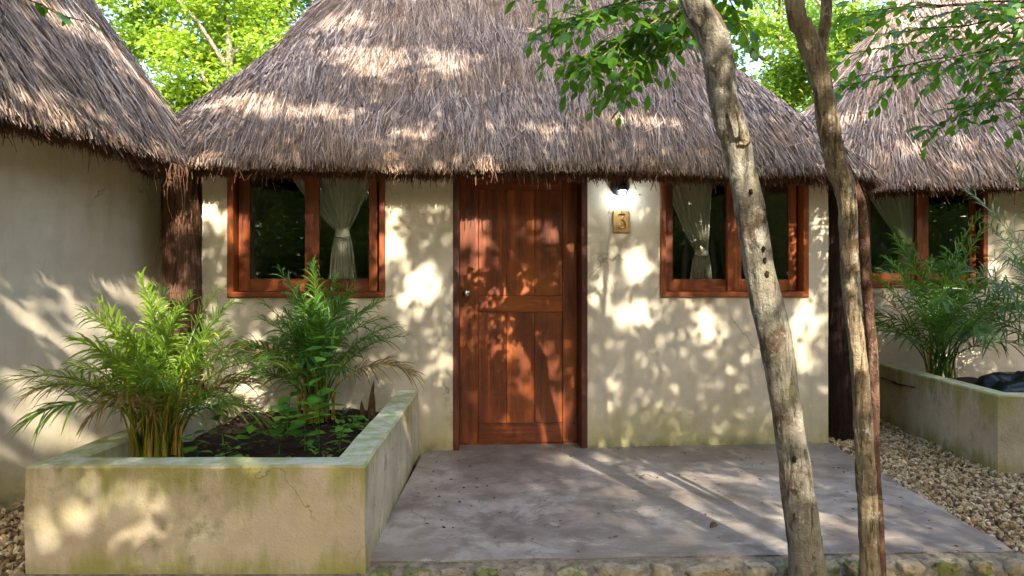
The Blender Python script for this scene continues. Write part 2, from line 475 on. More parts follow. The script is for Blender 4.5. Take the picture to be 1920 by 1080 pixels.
M = {}
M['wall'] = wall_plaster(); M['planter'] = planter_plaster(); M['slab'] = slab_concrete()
M['wood_v'] = wood("red_wood_upright", 'z', (.135, .023, .004), (.40, .092, .012))
M['wood_h'] = wood("red_wood_level", 'x', (.135, .023, .004), (.40, .092, .012))
M['wood_d'] = wood("red_wood_jamb", 'z', (.075, .013, .006), (.17, .036, .012), .48)
GREY = ((0, (.04, .026, .02)), (.22, (.15, .105, .085)), (.55, (.34, .26, .215)), (1, (.64, .53, .46)))
M['straw'] = straw_mat("weathered_straw", GREY, ((.17, .085, .038), (.44, .28, .14)))
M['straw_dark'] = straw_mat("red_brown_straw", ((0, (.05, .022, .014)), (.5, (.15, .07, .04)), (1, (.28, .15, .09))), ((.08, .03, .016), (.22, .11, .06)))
M['straw_shaded'] = straw_mat("shade_darkened_straw", ((0, (.012, .006, .005)), (.5, (.035, .016, .011)), (1, (.07, .035, .022))), ((.02, .009, .006), (.05, .026, .016)))  # straw darkened so its colour carries the shade of the right gap
M['under'] = plain("thatch_underside", (.055, .03, .02), .95, .1, scale=30, bump=.8)
M['core'] = plain("thatch_body", (.07, .045, .035), .95, .1, scale=30, bump=.8)
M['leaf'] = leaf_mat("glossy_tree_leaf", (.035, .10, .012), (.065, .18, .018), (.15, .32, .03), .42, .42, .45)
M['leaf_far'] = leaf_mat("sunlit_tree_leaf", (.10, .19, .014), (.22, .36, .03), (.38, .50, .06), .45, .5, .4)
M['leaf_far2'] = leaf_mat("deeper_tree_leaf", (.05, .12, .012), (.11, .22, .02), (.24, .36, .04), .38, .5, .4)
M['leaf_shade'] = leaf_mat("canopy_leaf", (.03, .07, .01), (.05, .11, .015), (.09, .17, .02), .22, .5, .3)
M['palm_a'] = leaf_mat("palm_leaflet_bright", (.05, .13, .012), (.15, .27, .025), (.36, .42, .05), .35, .38, .5)
M['palm_b'] = leaf_mat("palm_leaflet_deep", (.025, .085, .012), (.06, .17, .02), (.16, .29, .035), .35, .38, .5)
M['palm_c'] = leaf_mat("palm_leaflet_dark", (.02, .06, .012), (.045, .12, .02), (.13, .22, .04), .3, .32, .6)
M['palm_dead'] = leaf_mat("palm_leaflet_dead", (.20, .13, .05), (.30, .20, .08), (.36, .27, .10), .2, .6, .2)
M['cane'] = leaf_mat("palm_cane", (.28, .27, .03), (.42, .33, .05), (.45, .22, .05), .1, .4, .4)
M['weed'] = leaf_mat("weed_leaf", (.05, .17, .02), (.10, .28, .03), (.20, .40, .05), .4, .5, .3)
M['dry'] = plain("dry_leaf", (.13, .075, .035), .8, .2, var=.5)
M['soil'] = plain("dark_soil", (.035, .020, .014), .95, .1, var=.6, scale=40, bump=1.0)
M['bark_a'] = bark("pale_lichen_bark", ((.3, (.19, .155, .105)), (.5, (.33, .29, .22)), (.7, (.46, .43, .35))), (.13, .075, .04), (10, 10, 2.2), .56)
M['bark_b'] = bark("rough_tan_bark", ((.3, (.19, .13, .075)), (.5, (.37, .28, .17)), (.7, (.52, .44, .29))), (.14, .085, .045), (20, 20, 2.5), .54)
M['scar'] = plain('dark_bark_scar', (.035, .022, .014), .95, .1, var=.6, scale=60, bump=.8)
M['bark_c'] = bark("smooth_brown_bark", ((.3, (.13, .065, .042)), (.6, (.24, .13, .085)), (.8, (.34, .22, .15))), (.30, .22, .15), (10, 10, 6), .58)
M['glass'] = glass_mat()
def cloth_mat():
    m = leaf_mat("cream_curtain_cloth", (.80, .77, .70), (.84, .81, .74), (.86, .83, .76), .15, .9, .1)
    return m
M['cloth'] = cloth_mat()
M['black'] = plain("black_enamel", (.012, .012, .014), .35, .5)
M['brass'] = plain("brass_digit", (.40, .26, .07), .38, .6, 1.0, .1)
M['plaque'] = wood("honey_wood", 'z', (.42, .22, .07), (.62, .38, .14), .4)
M['chrome'] = plain("steel_knob", (.62, .60, .56), .18, .6, 1.0, .05)
M['plastic'] = plain("black_plastic", (.010, .010, .012), .22, .6, 0, .2)
M['peb'] = pebble_mat(); M['ground'] = ground_mat(); M['stone'] = stone_mat()
M['mortar'] = plain("grey_mortar", (.21, .175, .125), .95, .1, var=.4, scale=25, bump=.9)
M['int'] = plain("dim_interior_plaster", (.22, .19, .15), .9, .1)

# ================================================================ SETTING
def ground_sheet():
    n = 160; xs = np.concatenate([np.linspace(-60, -6, 20), np.linspace(-5.8, 6.8, 80), np.linspace(7, 60, 20)])
    ys = np.concatenate([np.linspace(-60, -2, 20), np.linspace(-1.8, 9, 80), np.linspace(9.5, 80, 22)])
    X, Y = np.meshgrid(xs, ys, indexing='ij')
    Z = np.full_like(X, -.115)
    for i in range(len(xs)):
        for j in range(len(ys)):
            x, y = xs[i], ys[j]
            Z[i, j] += .012*mnoise.noise(Vector((x*2.3, y*2.3, 0)))
            if x > 2.5 and y > 3.6: Z[i, j] += min(.055, (y-3.6)*.05)
            if x < -2.2 and 2.5 < y < 7: Z[i, j] += .06
    V = np.stack([X, Y, Z], -1).reshape(-1, 3)
    i, j = np.meshgrid(np.arange(len(xs)-1), np.arange(len(ys)-1), indexing='ij'); A = i*len(ys)+j
    F = np.stack([A, A+len(ys), A+len(ys)+1, A+1], -1).reshape(-1, 4)
    o = link("ground", np_mesh("ground", V, [F], smooth=True), None, M['ground'])
    tag(o, kind='structure')
ground_sheet()
def ground_z(x, y):
    z = -.115+.012*mnoise.noise(Vector((x*2.3, y*2.3, 0)))
    if x > 2.5 and y > 3.6: z += min(.055, (y-3.6)*.05)
    if x < -2.2 and 2.5 < y < 7: z += .06
    return z

# patio slab, hand trowelled: uneven edges, slight waves
def patio():
    nx, ny = 90, 70
    V = []; 
    for i in range(nx+1):
        for j in range(ny+1):
            u = i/nx; v = j/ny
            xl = -.70 ; xr = 2.50+.20*v
            yf = 3.31+.14*u; yb = 5.95+.22*u
            x = xl+(xr-xl)*u; y = yf+(yb-yf)*v
            if j == 0: y += .022*mnoise.noise(Vector((x*4, 1, 0)))+.008*mnoise.noise(Vector((x*21, 1, 0)))
            if i == nx: x += .02*mnoise.noise(Vector((y*4, 9, 0)))+.01*mnoise.noise(Vector((y*17, 9, 0)))
            z = .004*mnoise.noise(Vector((x*1.5, y*1.5, 2)))
            if j == 0 or i == nx: z -= .007
            V.append((x, y, z))
    V = np.array(V)
    i, j = np.meshgrid(np.arange(nx), np.arange(ny), indexing='ij'); A = i*(ny+1)+j
    F = np.stack([A, A+ny+1, A+ny+2, A+1], -1).reshape(-1, 4)
    # skirt on the front and right edges
    o = len(V); front = np.arange(nx+1)*(ny+1); right = nx*(ny+1)+np.arange(ny+1)
    Vf = V[front].copy(); Vf[:, 2] = -.13; Vf[:, 1] -= .004
    Vr = V[right].copy(); Vr[:, 2] = -.13; Vr[:, 0] += .004
    F2 = np.stack([front[:-1], o+np.arange(nx), o+1+np.arange(nx), front[1:]], -1)
    o2 = o+nx+1
    F3 = np.stack([right[:-1], o2+np.arange(ny), o2+1+np.arange(ny), right[1:]], -1)
    V = np.vstack([V, Vf, Vr])
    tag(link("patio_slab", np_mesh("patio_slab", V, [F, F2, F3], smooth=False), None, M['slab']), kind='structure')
patio()

def rock(rx, ry, rz, seed, sub=3, rough=.25, box=.55):
    """roundish stone: cube-sphere squashed, noise displaced"""
    n = sub*2; V = []; F = []; idx = {}
    def vid(p):
        k = tuple(round(c, 4) for c in p)
        if k not in idx:
            idx[k] = len(V)
            d = Vector(p); s = d.normalized()*(1-box)+d*box
            s *= 1+rough*mnoise.noise(d*1.3+Vector((seed*3.1, seed, 0)))+rough*.4*mnoise.noise(d*3.5+Vector((seed, 0, seed*2)))
            V.append((s.x*rx, s.y*ry, s.z*rz))
        return idx[k]
    for ax in range(3):
        for sg in (-1, 1):
            for i in range(n):
                for j in range(n):
                    q = []
                    for a, b in ((i, j), (i+1, j), (i+1, j+1), (i, j+1)):
                        p = [0, 0, 0]; p[ax] = sg; p[(ax+1) % 3] = -1+2*a/n; p[(ax+2) % 3] = -1+2*b/n
                        q.append(vid(p))
                    F.append(q if sg > 0 else q[::-1])
    return V, F

def stone_edging():
    root = empty("stone_edging", (0, 3.2, -.1), kind='structure')
    root['label'] = "mossy fieldstone edging set in mortar below the patio and planter"
    # mortar bed: sloped face under the slab, low bed in front of the planter
    prof = lambda x: (3.3+.14*(x+.7)/3.2 if x > -.7 else 3.18)
    mb = MB(); rs = []
    for k in range(60):
        x = -2.35+k*(2.72+2.35)/59; y = prof(x); hgt = -.003
        jj = .012*mnoise.noise(Vector((x*5, 3, 1)))
        fr = .16 if x < -.7 else .12
        rs.append([(x, y-.012+jj*.3, hgt-.004), (x, y-.055, hgt-.016+jj), (x, y-fr+jj, -.055+jj), (x, y-fr-.03, -.16), (x, y-.012, -.16)])
    mb.rings(rs); 
    for v in range(len(mb.v)): mb.v[v] = (mb.v[v][0], mb.v[v][1]-3.2, mb.v[v][2]+.1)
    mb.build("mortar_bed", M['mortar'], root)
    rr = random.Random(3)
    x = -2.3; k = 0
    while x < 2.62:
        if x < -.75: w_ = rr.uniform(.045, .10); dep = .055; y = 3.18-.095; z = -.046; hz = .035
        else: w_ = rr.uniform(.07, .24) if x > 0 else rr.uniform(.09, .2); dep = .05; y = prof(x)-.085; z = -.052; hz = .040
        if x > .95: w_ = rr.uniform(.07, .15)
        V, F = rock(w_/2, dep*rr.uniform(.85, 1.1), hz*rr.uniform(.85, 1.1), k+1, 3, .34)
        me = bpy.data.meshes.new("stone"); me.from_pydata(V, [], F); me.polygons.foreach_set("use_smooth", [True]*len(F))
        o = link("stone", me, root, M['stone'], (x+w_/2, y-3.2+rr.uniform(-.01, .01), z+.1+rr.uniform(-.006, .006)), (rr.uniform(-.15, .15), rr.uniform(-.15, .15), rr.uniform(-.15, .15)))
        x += w_+rr.uniform(.015, .05) if x < -.75 else w_+rr.uniform(.02, .07); k += 1
stone_edging()

def pebble_template():
    t = (1+5**.5)/2
    V = np.array([(-1,t,0),(1,t,0),(-1,-t,0),(1,-t,0),(0,-1,t),(0,1,t),(0,-1,-t),(0,1,-t),(t,0,-1),(t,0,1),(-t,0,-1),(-t,0,1)], float)
    F = np.array([(0,11,5),(0,5,1),(0,1,7),(0,7,10),(0,10,11),(1,5,9),(5,11,4),(11,10,2),(10,7,6),(7,1,8),(3,9,4),(3,4,2),(3,2,6),(3,6,8),(3,8,9),(4,9,5),(2,4,11),(6,2,10),(8,6,7),(9,8,1)])
    return unit(V), F
def rot_rand(n, r=rng):
    q = unit(r.normal(size=(n, 4))); a, b, c, d = q.T
    return np.stack([np.stack([1-2*(c*c+d*d), 2*(b*c-a*d), 2*(b*d+a*c)], -1), np.stack([2*(b*c+a*d), 1-2*(b*b+d*d), 2*(c*d-a*b)], -1), np.stack([2*(b*d-a*c), 2*(c*d+a*b), 1-2*(b*b+c*c)], -1)], -2)

def gravel():
    TV, TF = pebble_template(); parts = []
    def field(n, x0, x1, y0, y1, ok, smin=.006, smax=.023, zup=.035):
        P = np.stack([rng.uniform(x0, x1, n), rng.uniform(y0, y1, n), np.zeros(n)], -1)
        P = P[[bool(ok(p[0], p[1])) for p in P]]
        P[:, 2] = [ground_z(p[0], p[1]) for p in P]
        P[:, 2] += rng.uniform(-.004, zup, len(P))
        m = len(P); s = rng.uniform(smin, smax, (m, 1))*np.array([1, 1, 1])*np.stack([rng.uniform(.7, 1.35, m), rng.uniform(.6, 1.1, m), rng.uniform(.4, .8, m)], -1)
        Mx = rot_rand(m)@(s[:, :, None]*np.eye(3)[None])
        V, F, r = scatter(TV, TF, P, Mx, rng.uniform(0, 1, m)**1.35)
        V += rng.normal(scale=.0012, size=V.shape)
        parts.append((V, F, r))
    right = lambda x, y: x > 2.52+.07*(y-3.45)+.01 and x < 3.5+.105*(y-5) if y < 7.1 and y > 3.35 else (y <= 3.35 and x > .8)
    field(20000, 2.5, 3.75, 3.3, 7.3, right)
    field(5500, 2.5, 4.6, 3.2, 4.98, lambda x, y: x > 3.4)
    field(5200, .8, 4.2, 2.85, 3.38, lambda x, y: y < 3.16+.04*x or x > 2.62, zup=.028)
    field(5200, -3.3, -2.23, 2.7, 4.9, lambda x, y: x < -2.24, zup=.045, smax=.026)
    field(500, -2.6, .8, 2.85, 3.05, lambda x, y: True, zup=.02)
    V, F, r = merge(*parts)
    tag(link("gravel", np_mesh("gravel", V, F, r), None, M['peb']), kind='stuff', label="pale limestone gravel along the patio and planters", cat="gravel")
gravel()

# ================================================================ THATCHED HUTS
def round_rect_pts(a, b, r, nper=14, edge=26):
    """outline counter-clockwise, centre 0: returns points and outward normals"""
    pts, nor = [], []
    cs = ((a-r, b-r, 0), (-(a-r), b-r, 90), (-(a-r), -(b-r), 180), (a-r, -(b-r), 270))
    for cx, cy, a0 in cs:
        for k in range(nper+1):
            t = R(a0+90*k/nper); pts.append((cx+r*math.cos(t), cy+r*math.sin(t))); nor.append((math.cos(t), math.sin(t)))
    return np.array(pts), np.array(nor)

class Roof:
    def __init__(s, cu, cv, a, b, r, zl, pitch, waves=.03, seed=0, grow=-.78):
        s.grow = grow
        s.cu, s.cv, s.a, s.b, s.r, s.zl, s.p, s.w, s.seed = cu, cv, a, b, r, zl, math.tan(R(pitch)), waves, seed
        s.r_ = r
    def height(s, d):
        # rolled-over lip, then straight, then slowly steeper
        e = .12
        return s.p*d + .07*(1-np.exp(-d/e)) + .05*d*d
    def slope(s, d):
        return s.p + .07/.12*np.exp(-d/.12) + .1*d
    def point(s, which, t, d):
        """which: 0..7 segment (corner,edge,...), t in 0..1, inset d -> local u,v,z, normal2d (arrays)"""
        a, b = s.a-d, s.b-d; r = np.maximum(s.r+d*s.grow, .12); r = np.minimum(r, np.minimum(a, b)-.001)
        c = which//2; isedge = which % 2
        sx = np.array([1, -1, -1, 1])[c]; sy = np.array([1, 1, -1, -1])[c]
        ang = np.radians(np.array([0, 90, 180, 270])[c]+90*t)
        cx, cy = sx*(a-r), sy*(b-r)
        pc = np.stack([cx+r*np.cos(ang), cy+r*np.sin(ang)], -1); nc = np.stack([np.cos(ang), np.sin(ang)], -1)
        ang2 = np.radians(np.array([90, 180, 270, 360])[c]); n2 = np.stack([np.cos(ang2), np.sin(ang2)], -1)
        c2 = (c+1) % 4
        sx2 = np.array([1, -1, -1, 1])[c2]; sy2 = np.array([1, 1, -1, -1])[c2]
        p0 = np.stack([cx, cy], -1)+r[..., None]*n2; p1 = np.stack([sx2*(a-r), sy2*(b-r)], -1)+r[..., None]*n2
        pe = p0+(p1-p0)*t[..., None]
        e = isedge[..., None].astype(float)
        p = pc*(1-e)+pe*e; n = nc*(1-e)+n2*e
        return p, n
    def surf(s, which, t, d):
        p, n = s.point(which, t, d)
        w = s.w*(np.sin(p[:, 0]*2.1+s.seed)*.5+np.sin(p[:, 0]*5.3+p[:, 1]*2.7+s.seed*2)*.35+np.sin(d*9+p[:, 0]*3.1)*.2)
        z = s.zl+s.height(d)+w*.6
        p = p-n*(w*.5)[:, None]
        pos = np.stack([p[:, 0]+s.cu, p[:, 1]+s.cv, z], -1)
        sl = s.slope(d); c = 1/np.sqrt(1+sl*sl); si = sl*c
        down = np.stack([n[:, 0]*c, n[:, 1]*c, -si], -1); nrm = np.stack([n[:, 0]*si, n[:, 1]*si, c], -1)
        return pos, down, nrm, n

def thatch_roof(hut, roof, counts, keep, depth_d, mat, wall_in, seed, wmul=1.0):
    root = None
    K = 10; D = [0, .03, .08, .16, .3, .5, .75, 1.0, 1.3, 1.6, min(roof.a, roof.b)-.15]
    D = [d for d in D if d < min(roof.a, roof.b)-.1]
    rings = []
    which, t = [], []
    for c in range(4):
        for k in range(K): which.append(2*c); t.append(k/K)
        for k in range(K*2): which.append(2*c+1); t.append(k/(K*2))
    which = np.array(which); t = np.array(t)
    def under(d, z):
        p, n = roof.point(which, t, np.full(len(t), d)); return np.stack([p[:, 0]+roof.cu, p[:, 1]+roof.cv, np.full(len(t), z)], -1)
    rings.append(under(wall_in+.25, roof.zl+.10)); rings.append(under(wall_in, roof.zl+.02)); rings.append(under(.16, roof.zl-.055)); rings.append(under(.10, roof.zl-.06))
    for d in D:
        pos, dn, nr, n = roof.surf(which, t, np.full(len(t), d)); rings.append(pos-nr*.03)
    mb = MB(); mb.rings([[tuple(p) for p in r] for r in rings], cap0=False, cap1=True)
    root = mb.build("thatch_roof", M['core'], hut)
    rg = np.random.default_rng(seed)
    n = counts
    # --- sample strands on the surface
    segw = []
    a, b, r = roof.a, roof.b, roof.r
    if roof.grow > 0: a, b, r = a-.6, b-.6, r+.6*roof.grow
    lens = [math.pi*r/2, 2*(a-r), math.pi*r/2, 2*(b-r)]*2
    # order of segments: corner0, edge0 (top, along x), corner1, edge1 (left) ...
    pr = np.array(lens)/sum(lens)
    w_ = rg.choice(8, n*2, p=pr); tt = rg.uniform(0, 1, n*2); dd = rg.uniform(-.02, depth_d, n*2)
    # more strands close to the lip
    keepm = rg.uniform(0, 1, n*2) < np.where(w_ % 2 == 0, np.clip((r-dd*.78)/r, .12, 1) if roof.grow < 0 else 1, 1)
    w_, tt, dd = w_[keepm], tt[keepm], dd[keepm]
    pos, dn, nr, n2 = roof.surf(w_, tt, np.maximum(dd, 0))
    km = keep(pos, n2)
    pos, dn, nr, n2, dd = pos[km], dn[km], nr[km], n2[km], dd[km]
    m = len(pos); 
    side = np.cross(dn, nr)
    # coherent swirl of the bundles + individual scatter
    sw = .06*np.sin(pos[:, 0]*3.7+pos[:, 2]*2.2+seed)+.05*np.sin(pos[:, 0]*9.1-pos[:, 2]*5+seed)
    ang = sw+rg.normal(scale=.115, size=m)+np.where(rg.uniform(size=m) < .06, rg.normal(scale=.45, size=m), 0)
    Dv = unit(dn*np.cos(ang)[:, None]+side*np.sin(ang)[:, None]+nr*rg.normal(.02, .035, m)[:, None])
    L = rg.uniform(.20, .55, m)
    # root sits up-slope; keep tips from running far past the lip
    past = L-np.maximum(dd, 0)*1.65
    L = np.where(past > .03, np.maximum(.07, np.maximum(dd, 0)*1.65+rg.uniform(-.01, .05, m)+.02), L)
    root_p = pos+nr*rg.uniform(-.03, .036, m)[:, None]
    roll = rg.uniform(-.9, .9, m)
    Nf = unit(nr*np.cos(roll)[:, None]+side*np.sin(roll)[:, None])
    Wd = rg.uniform(.0028, .0068, m)*wmul
    V1 = ribbons(root_p, Dv, Nf, L, Wd, rg.normal(-.06, .06, m), 3, .25, rg.normal(0, .08, m), rg.uniform(0, 1, m)*.85+.15*rg.uniform(0, 1, m))
    parts = [V1]
    # --- lip: dense short straws forming the cut edge, root a little inside, hanging outwards/down
    q = int(n*.42)
    w_ = rg.choice(8, q, p=pr); tt = rg.uniform(0, 1, q); dd = rg.uniform(0, .15, q)
    p2, n2 = roof.point(w_, tt, dd)
    wv = roof.w*(np.sin(p2[:, 0]*2.1+roof.seed)*.5+np.sin(p2[:, 0]*5.3+p2[:, 1]*2.7+roof.seed*2)*.35)
    base = np.stack([p2[:, 0]+roof.cu, p2[:, 1]+roof.cv, roof.zl+.02-dd*.42+wv*.5], -1)
    km = keep(base, n2); base, n2, dd = base[km], n2[km], dd[km]; m = len(base)
    out = np.stack([n2[:, 0], n2[:, 1], np.zeros(m)], -1)
    sd = np.stack([-n2[:, 1], n2[:, 0], np.zeros(m)], -1)
    tilt = rg.normal(1.05, .22, m)+dd*1.5; az = rg.normal(0, .22, m)
    Dv = unit(out*np.cos(tilt)[:, None]*np.cos(az)[:, None]+sd*np.sin(az)[:, None]*.8+np.array([0, 0, -1])*np.sin(tilt)[:, None])
    L = rg.uniform(.03, .10, m)+np.where(rg.uniform(size=m) < .02, rg.uniform(.02, .12, m), 0)
    roll = rg.uniform(-.8, .8, m); Nf = unit(np.cross(sd, Dv)*np.cos(roll)[:, None]+sd*np.sin(roll)[:, None])
    V2 = ribbons(base-Dv*.02, Dv, Nf, L, rg.uniform(.002, .0048, m)*wmul, rg.normal(0, .1, m), 2, .6, rg.normal(0, .1, m), rg.uniform(0, .8, m))
    V, F, rr = merge(V1)
    tag(link("straw", np_mesh("straw", V, F, rr), root, mat), kind='stuff')
    V, F, rr = merge(V2)
    tag(link("eave_straw", np_mesh("eave_straw", V, F, rr), root, M['straw_dark']), kind='stuff')  # red-brown unweathered straw, with shadow under the lip put into the colour
    return root

def wall_mesh(parts, u0, u1, v0, th, z0, z1, holes, depth):
    """front wall with openings (u0,u1,z0,z1) as one clean mesh, plus side and back walls"""
    us = sorted({u0, u1, *[h[0] for h in holes], *[h[1] for h in holes]})
    zs = sorted({z0, z1, *[h[2] for h in holes], *[h[3] for h in holes]})
    # finer grid for tiny waviness
    def fine(a, st):
        out = []
        for p, q in zip(a[:-1], a[1:]):
            k = max(1, int((q-p)/st)); out += [p+(q-p)*i/k for i in range(k)]
        return out+[a[-1]]
    us = fine(us, .12); zs = fine(zs, .12)
    solid = lambda i, j: 0 <= i < len(us)-1 and 0 <= j < len(zs)-1 and not any(h[0]-1e-6 <= us[i] and us[i+1] <= h[1]+1e-6 and h[2]-1e-6 <= zs[j] and zs[j+1] <= h[3]+1e-6 for h in holes)
    mb = MB(); idx = {}
    def v(i, j, k):
        if (i, j, k) not in idx:
            edge = i in (0, len(us)-1)
            w_ = .006*mnoise.noise(Vector((us[i]*1.7, zs[j]*1.7, 3))) if k == 0 else 0
            off = .012 if (edge and k == 0) else 0
            ux = us[i]+(off if i == 0 else -off if i == len(us)-1 else 0) + (.006*mnoise.noise(Vector((zs[j]*3, i, 0))) if edge else 0)
            idx[i, j, k] = len(mb.v); mb.v.append((ux, v0+(th if k else 0)+w_+(off if edge and k == 0 else 0), zs[j]))
        return idx[i, j, k]
    for i in range(len(us)-1):
        for j in range(len(zs)-1):
            if not solid(i, j): continue
            mb.f.append((v(i,j,0), v(i+1,j,0), v(i+1,j+1,0), v(i,j+1,0)))
            mb.f.append((v(i,j,1), v(i,j+1,1), v(i+1,j+1,1), v(i+1,j,1)))
            if not solid(i-1, j): mb.f.append((v(i,j,0), v(i,j+1,0), v(i,j+1,1), v(i,j,1)))
            if not solid(i+1, j): mb.f.append((v(i+1,j,0), v(i+1,j,1), v(i+1,j+1,1), v(i+1,j+1,0)))
            if not solid(i, j-1): mb.f.append((v(i,j,0), v(i,j,1), v(i+1,j,1), v(i+1,j,0)))
            if not solid(i, j+1): mb.f.append((v(i,j+1,0), v(i+1,j+1,0), v(i+1,j+1,1), v(i,j+1,1)))
    mb.box(u0+.002, u0+th, v0+th+.001, v0+depth, z0, z1); mb.box(u1-th, u1-.002, v0+th+.001, v0+depth, z0, z1)
    mb.box(u0+th+.001, u1-th-.001, v0+depth-th, v0+depth, z0, z1)
    return mb

def frame_ring(x0, x1, z0, z1, w_, y0, y1, bottom=True):
    """mitred rectangular frame as one closed ring"""
    mb = MB(); c = .004
    rs = []
    for sx, sz in ((0, 0), (1, 0), (1, 1), (0, 1)):
        X = x1 if sx else x0; Z = z1 if sz else z0; dx = -1 if sx else 1; dz = -1 if sz else 1
        rs.append([(X+dx*c, y0, Z+dz*c), (X+dx*(w_-c), y0, Z+dz*(w_-c)), (X+dx*w_, y0+c, Z+dz*w_), (X+dx*w_, y1, Z+dz*w_), (X, y1, Z), (X, y0+c, Z)])
    rs.append(rs[0]); mb.rings(rs, cap0=False, cap1=False)
    # weld last ring to the first
    n = 6; k = 4*n
    mb.f = [tuple(v-k if v >= k else v for v in f) for f in mb.f]; mb.v = mb.v[:k]
    return mb

def window(hut, u0, u1, z0, z1, v0, rev=.10):
    """outer frame proud of the wall, two sashes set back, wide centre mullion"""
    b = .003; f = .046
    win = frame_ring(u0, u1, z0, z1, f, v0-.018, v0+rev+.05).build("window", M['wood_v'], hut)
    MB().box(u0+.004, u1-.004, v0-.022, v0-.0155, z0+.003, z0+f-.003, .002).build("sill", M['wood_h'], win)
    a0, a1 = u0+f+.006, u1-f-.022; L = a1-a0
    m0, m1 = a0+L*.478, a0+L*.582
    zz0, zz1 = z0+f+.004, z1-f-.004
    for k, (a, c, vv, sl, sr) in enumerate(((a0, m0+.03, v0+rev, .088, .03), (m0, a1, v0+rev-.034, m1-m0, .066))):
        MB().box(a, a+sl, vv, vv+.03, zz0, zz1, b).build("stile", M['wood_v'], win)
        MB().box(c-sr, c, vv, vv+.03, zz0, zz1, b).build("stile", M['wood_v'], win)
        MB().box(a+sl+.0005, c-sr-.0005, vv+.001, vv+.029, zz0, zz0+.10, b).build("rail", M['wood_h'], win)
        MB().box(a+sl+.0005, c-sr-.0005, vv+.001, vv+.029, zz1-.05, zz1, b).build("rail", M['wood_h'], win)
        MB().box(a+sl-.003, c-sr+.003, vv+.012, vv+.017, zz0+.095, zz1-.045).build("pane", M['glass'], win)
    return win

def hut_interior(hut, u0, u1, v0, depth, z0, z1):
    mb = MB()
    mb.box(u0+.19, u1-.19, v0+.3, v0+depth-.2, z0-.02, z0+.02)
    mb.build("inner_floor", M['int'], hut)

# ---- centre hut
HC = dict(loc=(0, 5.60, 0), rz=math.atan(.08))
hut = empty("thatched_hut", HC['loc'], HC['rz'], label="middle thatched hut, cream plaster with red wooden door number 3 and two windows", cat="hut")
Z1 = 2.34
DU0, DU1 = -.475, .617
mb = wall_mesh(None, -2.44, 2.678, 0, .19, -.12, Z1, [(-2.232, -1.012, 1.222, 2.29), (DU0, DU1, -.12, 2.29), (1.218, 2.486, 1.222, 2.29)], 3.7)
mb.build("wall", M['wall'], hut)
hut_interior(hut, -2.44, 2.678, 0, 3.7, 0, Z1)
window(hut, -2.23, -1.014, 1.224, 2.288, 0)
window(hut, 1.22, 2.484, 1.224, 2.288, 0)
roof_c = Roof(.02, 1.88, 3.33, 2.2, 1.0, 2.235, 51, .03, 1, .10)
front_only = lambda p, n: (n[:, 1] < .45) 
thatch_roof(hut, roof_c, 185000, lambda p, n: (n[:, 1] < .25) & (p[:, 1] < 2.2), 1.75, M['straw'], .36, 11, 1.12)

# ---- door
def door():
    vd = .165; zb, zt = .012, 2.235
    b = .004
    fo = MB().box(DU0+.0525, DU1-.0525, -.012, .185, 2.24, 2.288, b).build("door_frame", M['wood_h'], hut)
    MB().box(DU0+.001, DU0+.052, -.012, .185, -.01, 2.288, b).build("jamb", M['wood_d'], fo); MB().box(DU1-.052, DU1-.001, -.012, .185, -.01, 2.288, b).build("jamb", M['wood_d'], fo)
    lin = MB().box(DU0+.052, DU1-.052, .168, .30, -.02, .010, b).build("threshold", M['wood_h'], hut)
    a, c = DU0+.054, DU1-.054
    dr = MB().box(a+.012, c-.012, vd+.022, vd+.04, zb+.01, zt-.01).build("door", M['wood_d'], hut)
    def brd(name, x0, x1, z0, z1, y=0.0, m='wood_v'):
        MB().box(x0+.0015, x1-.0015, vd+y, vd+.021, z0+.0015, z1-.0015, .0022).build(name, M[m], dr)
    brd("stile", a, a+.155, zb, zt); brd("stile", c-.125, c, zb, zt)
    x0, x1 = a+.155, c-.125
    brd("rail", x0, x1, zb, .175, m='wood_h'); brd("rail", x0, x1, 1.10, 1.235, m='wood_h')
    brd("rail", x0, x1, zt-.12, zt, m='wood_h')
    w3 = (x1-x0)/3
    for k in range(3):
        brd("plank", x0+k*w3, x0+(k+1)*w3, .175, 1.10, .006)
        brd("plank", x0+k*w3, x0+(k+1)*w3, 1.235, zt-.12, .006)
    kx, kz = a+.055, 1.255
    kb = MB().lathe([(.0, -.001), (.034, 0), (.034, .006), (.026, .012), (.013, .014), (.011, .034), (.020, .04), (.0285, .052), (.0275, .066), (.018, .075), (0.0001, .077)], (kx, vd-.001, kz), '-y', 24, False)
    kb.build("knob", M['chrome'], dr, True)
    MB().lathe([(.0001, 0), (.012, 0), (.012, .006), (.0001, .006)], (c-.03, vd, .17), '-y', 10, False).build("knot", M['black'], dr)
door()

